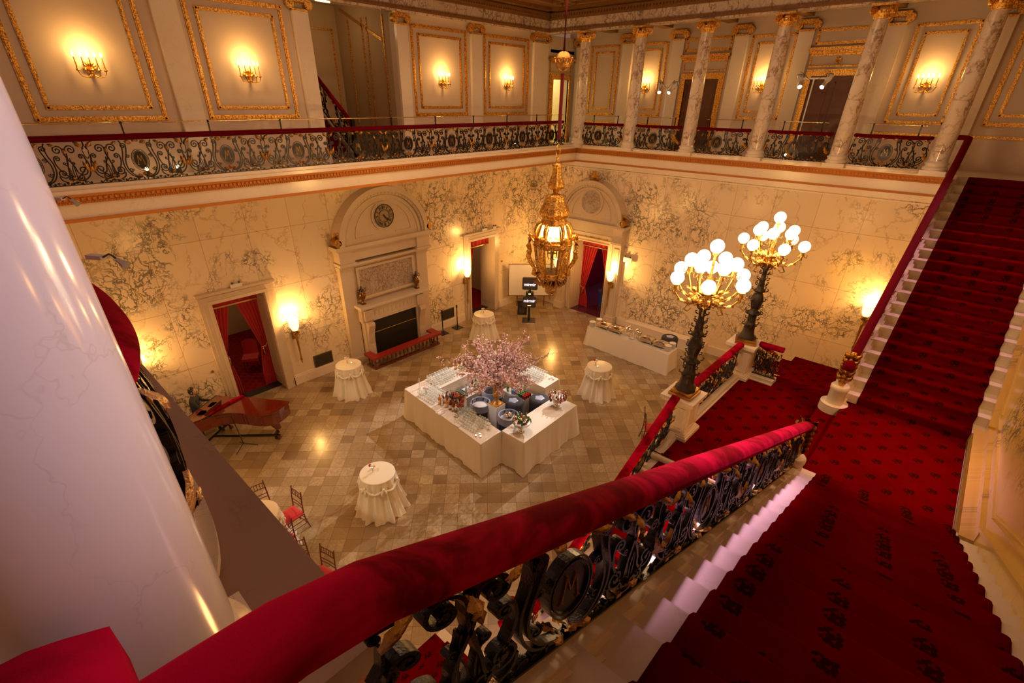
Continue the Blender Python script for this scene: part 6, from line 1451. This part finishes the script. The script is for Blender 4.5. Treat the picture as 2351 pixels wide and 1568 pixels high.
for i in range(4): m=MB(); m.sphere((0,0,.03),.032,10,7); tag(m.build('orange_fruit',M['b_orange'],None,(8.55+.06*(i%2),9.28+.055*(i//2),BZ+.002)),'orange in the fruit heap on the left back bar table','fruit','oranges on the left back table')
# buffet things
def chafing(y,label,src=None,x=14.48):
    if src: return dup(src,(x,y,.764),0,label)
    t=thing('chafing_dish',label,'chafing dish',(x,y,.764),0,'rectangular chafing dishes'); m=MB(); m.box(-.17,-.22,.08,.17,.22,.16)
    for a in (-1,1):
        for b in (-1,1): m.box(a*.16-.01,b*.21-.01,0,a*.16+.01,b*.21+.01,.1)
    m.box(-.18,-.23,.16,.18,.23,.175); m.build('pan_frame',M['chrome'],t); m=MB(); m.grid(lambda u,v:((u-.5)*.33,(v-.5)*.43,.175+.06*(1-abs(2*u-1)**3)*(1-abs(2*v-1)**3)),8,8); m.build('lid',M['chrome'],t); m=MB(); m.tube([(0,-.06,.235),(0,-.05,.265),(0,.05,.265),(0,.06,.235)],.008,6); m.build('lid_handle',M['wood'],t)
    for s in (-.1,.1): m=MB(); m.lathe([(.035,.0),(.035,.05)],(0,s,0),10); m.build('burner',M['chrome'],t)
    return t
cf=chafing(8.45,'steel chafing dish, leftmost on the buffet table'); chafing(7.90,'steel chafing dish, second from the left on the buffet table',cf); chafing(6.68,'steel chafing dish right of the two round warmers',cf); chafing(6.18,'steel chafing dish nearest the right end of the buffet table',cf)
def warmer(y,label,src=None):
    if src: return dup(src,(14.50,y,.764),0,label)
    t=thing('soup_warmer',label,'soup warmer',(14.50,y,.764),0,'round steel soup warmers'); m=MB(); m.lathe([(.10,.14),(.13,.18),(.135,.28),(.13,.29)],n=24); m.build('pot',M['chrome'],t); m=MB(); m.lathe([(.135,.29),(.12,.33),(.05,.36),(.015,.365),(.02,.39),(.0001,.40)],n=24); m.build('lid',M['chrome'],t); m=MB()
    for k in range(4): a=PI/4+PI/2*k; m.tube([(.13*cos(a),.13*sin(a),.20),(.11*cos(a),.11*sin(a),.0)],.009,6)
    m.lathe([(.05,.04),(.05,.09)],n=12); m.build('stand',M['chrome'],t); return t
w=warmer(7.42,'left of two round steel soup warmers at buffet centre'); warmer(7.08,'right of two round steel soup warmers at buffet centre',w)
ps=None
for x,y,l in ((14.30,8.84,'front stack of white plates at the buffet left end'),(14.68,8.80,'rear stack of white plates at the buffet left end'),(14.38,5.88,'front stack of white plates at the buffet right end'),(14.66,5.86,'rear stack of white plates at the buffet right end')):
    if ps: dup(ps,(x,y,.764),0,l); continue
    ps=thing('plate_stack',l,'plates',(x,y,.764),0,'stacks of white plates'); 
    m=MB(); 
    for k in range(12): m.lathe([(.07,.0),(.11,.012),(.112,.015)],(0,0,.016*k),24)
    m.build('plates',M['bone'],ps)
for x,y,l in ((14.28,8.30,'under the leftmost chafing dish'),(14.26,7.75,'under the second chafing dish'),(14.26,6.55,'before the third chafing dish'),(14.24,6.05,'before the rightmost chafing dish')):
    t=thing('serving_napkin','white folded napkin with serving spoon, '+l,'napkin',(x,y,.764)); m=MB(); m.box(-.09,-.12,0,.09,.12,.01); m.build('napkin',M['paint_white'],t); m=MB(); m.tube([(0,-.08,.018),(0,.10,.03)],.006,6); m.sphere((0,-.10,.02),.025,8,5,.4); m.build('spoon',M['chrome'],t)
for x,y,l in ((14.36,7.22,'white saucers between the round warmers'),(14.30,5.98,'white saucer beside the right plate stacks')):
    m=MB(); m.lathe([(.04,0),(.075,.014),(.078,.016)],n=18); m.lathe([(.04,.018),(.07,.03)],n=18); tag(m.build('saucer',M['bone'],None,(x,y,.765)),l,'saucer')
# upholstered chair in the side room
t=thing('side_room_armchair','red upholstered chair just inside the left doorway','chair',(4.75,16.0,.012),math.radians(150)); m=MB(); m.box(-.24,-.24,.38,.24,.24,.48); m.build('seat',M['curtain'],t); m=MB(); m.grid(lambda u,v:((u-.5)*.46,-.24-.06*v,.48+.5*v*(1-.15*(2*u-1)**2)),8,6); m.grid(lambda u,v:((.5-u)*.46,-.20-.06*v,.48+.5*v*(1-.15*(2*u-1)**2)),8,6); m.build('backrest',M['curtain'],t)
for a in (-1,1):
    for b in (-1,1): m=MB(); m.tube([(a*.2,b*.2,.38),(a*.21,b*.22,0)],.018,6); m.build('leg',M['wood'],t)
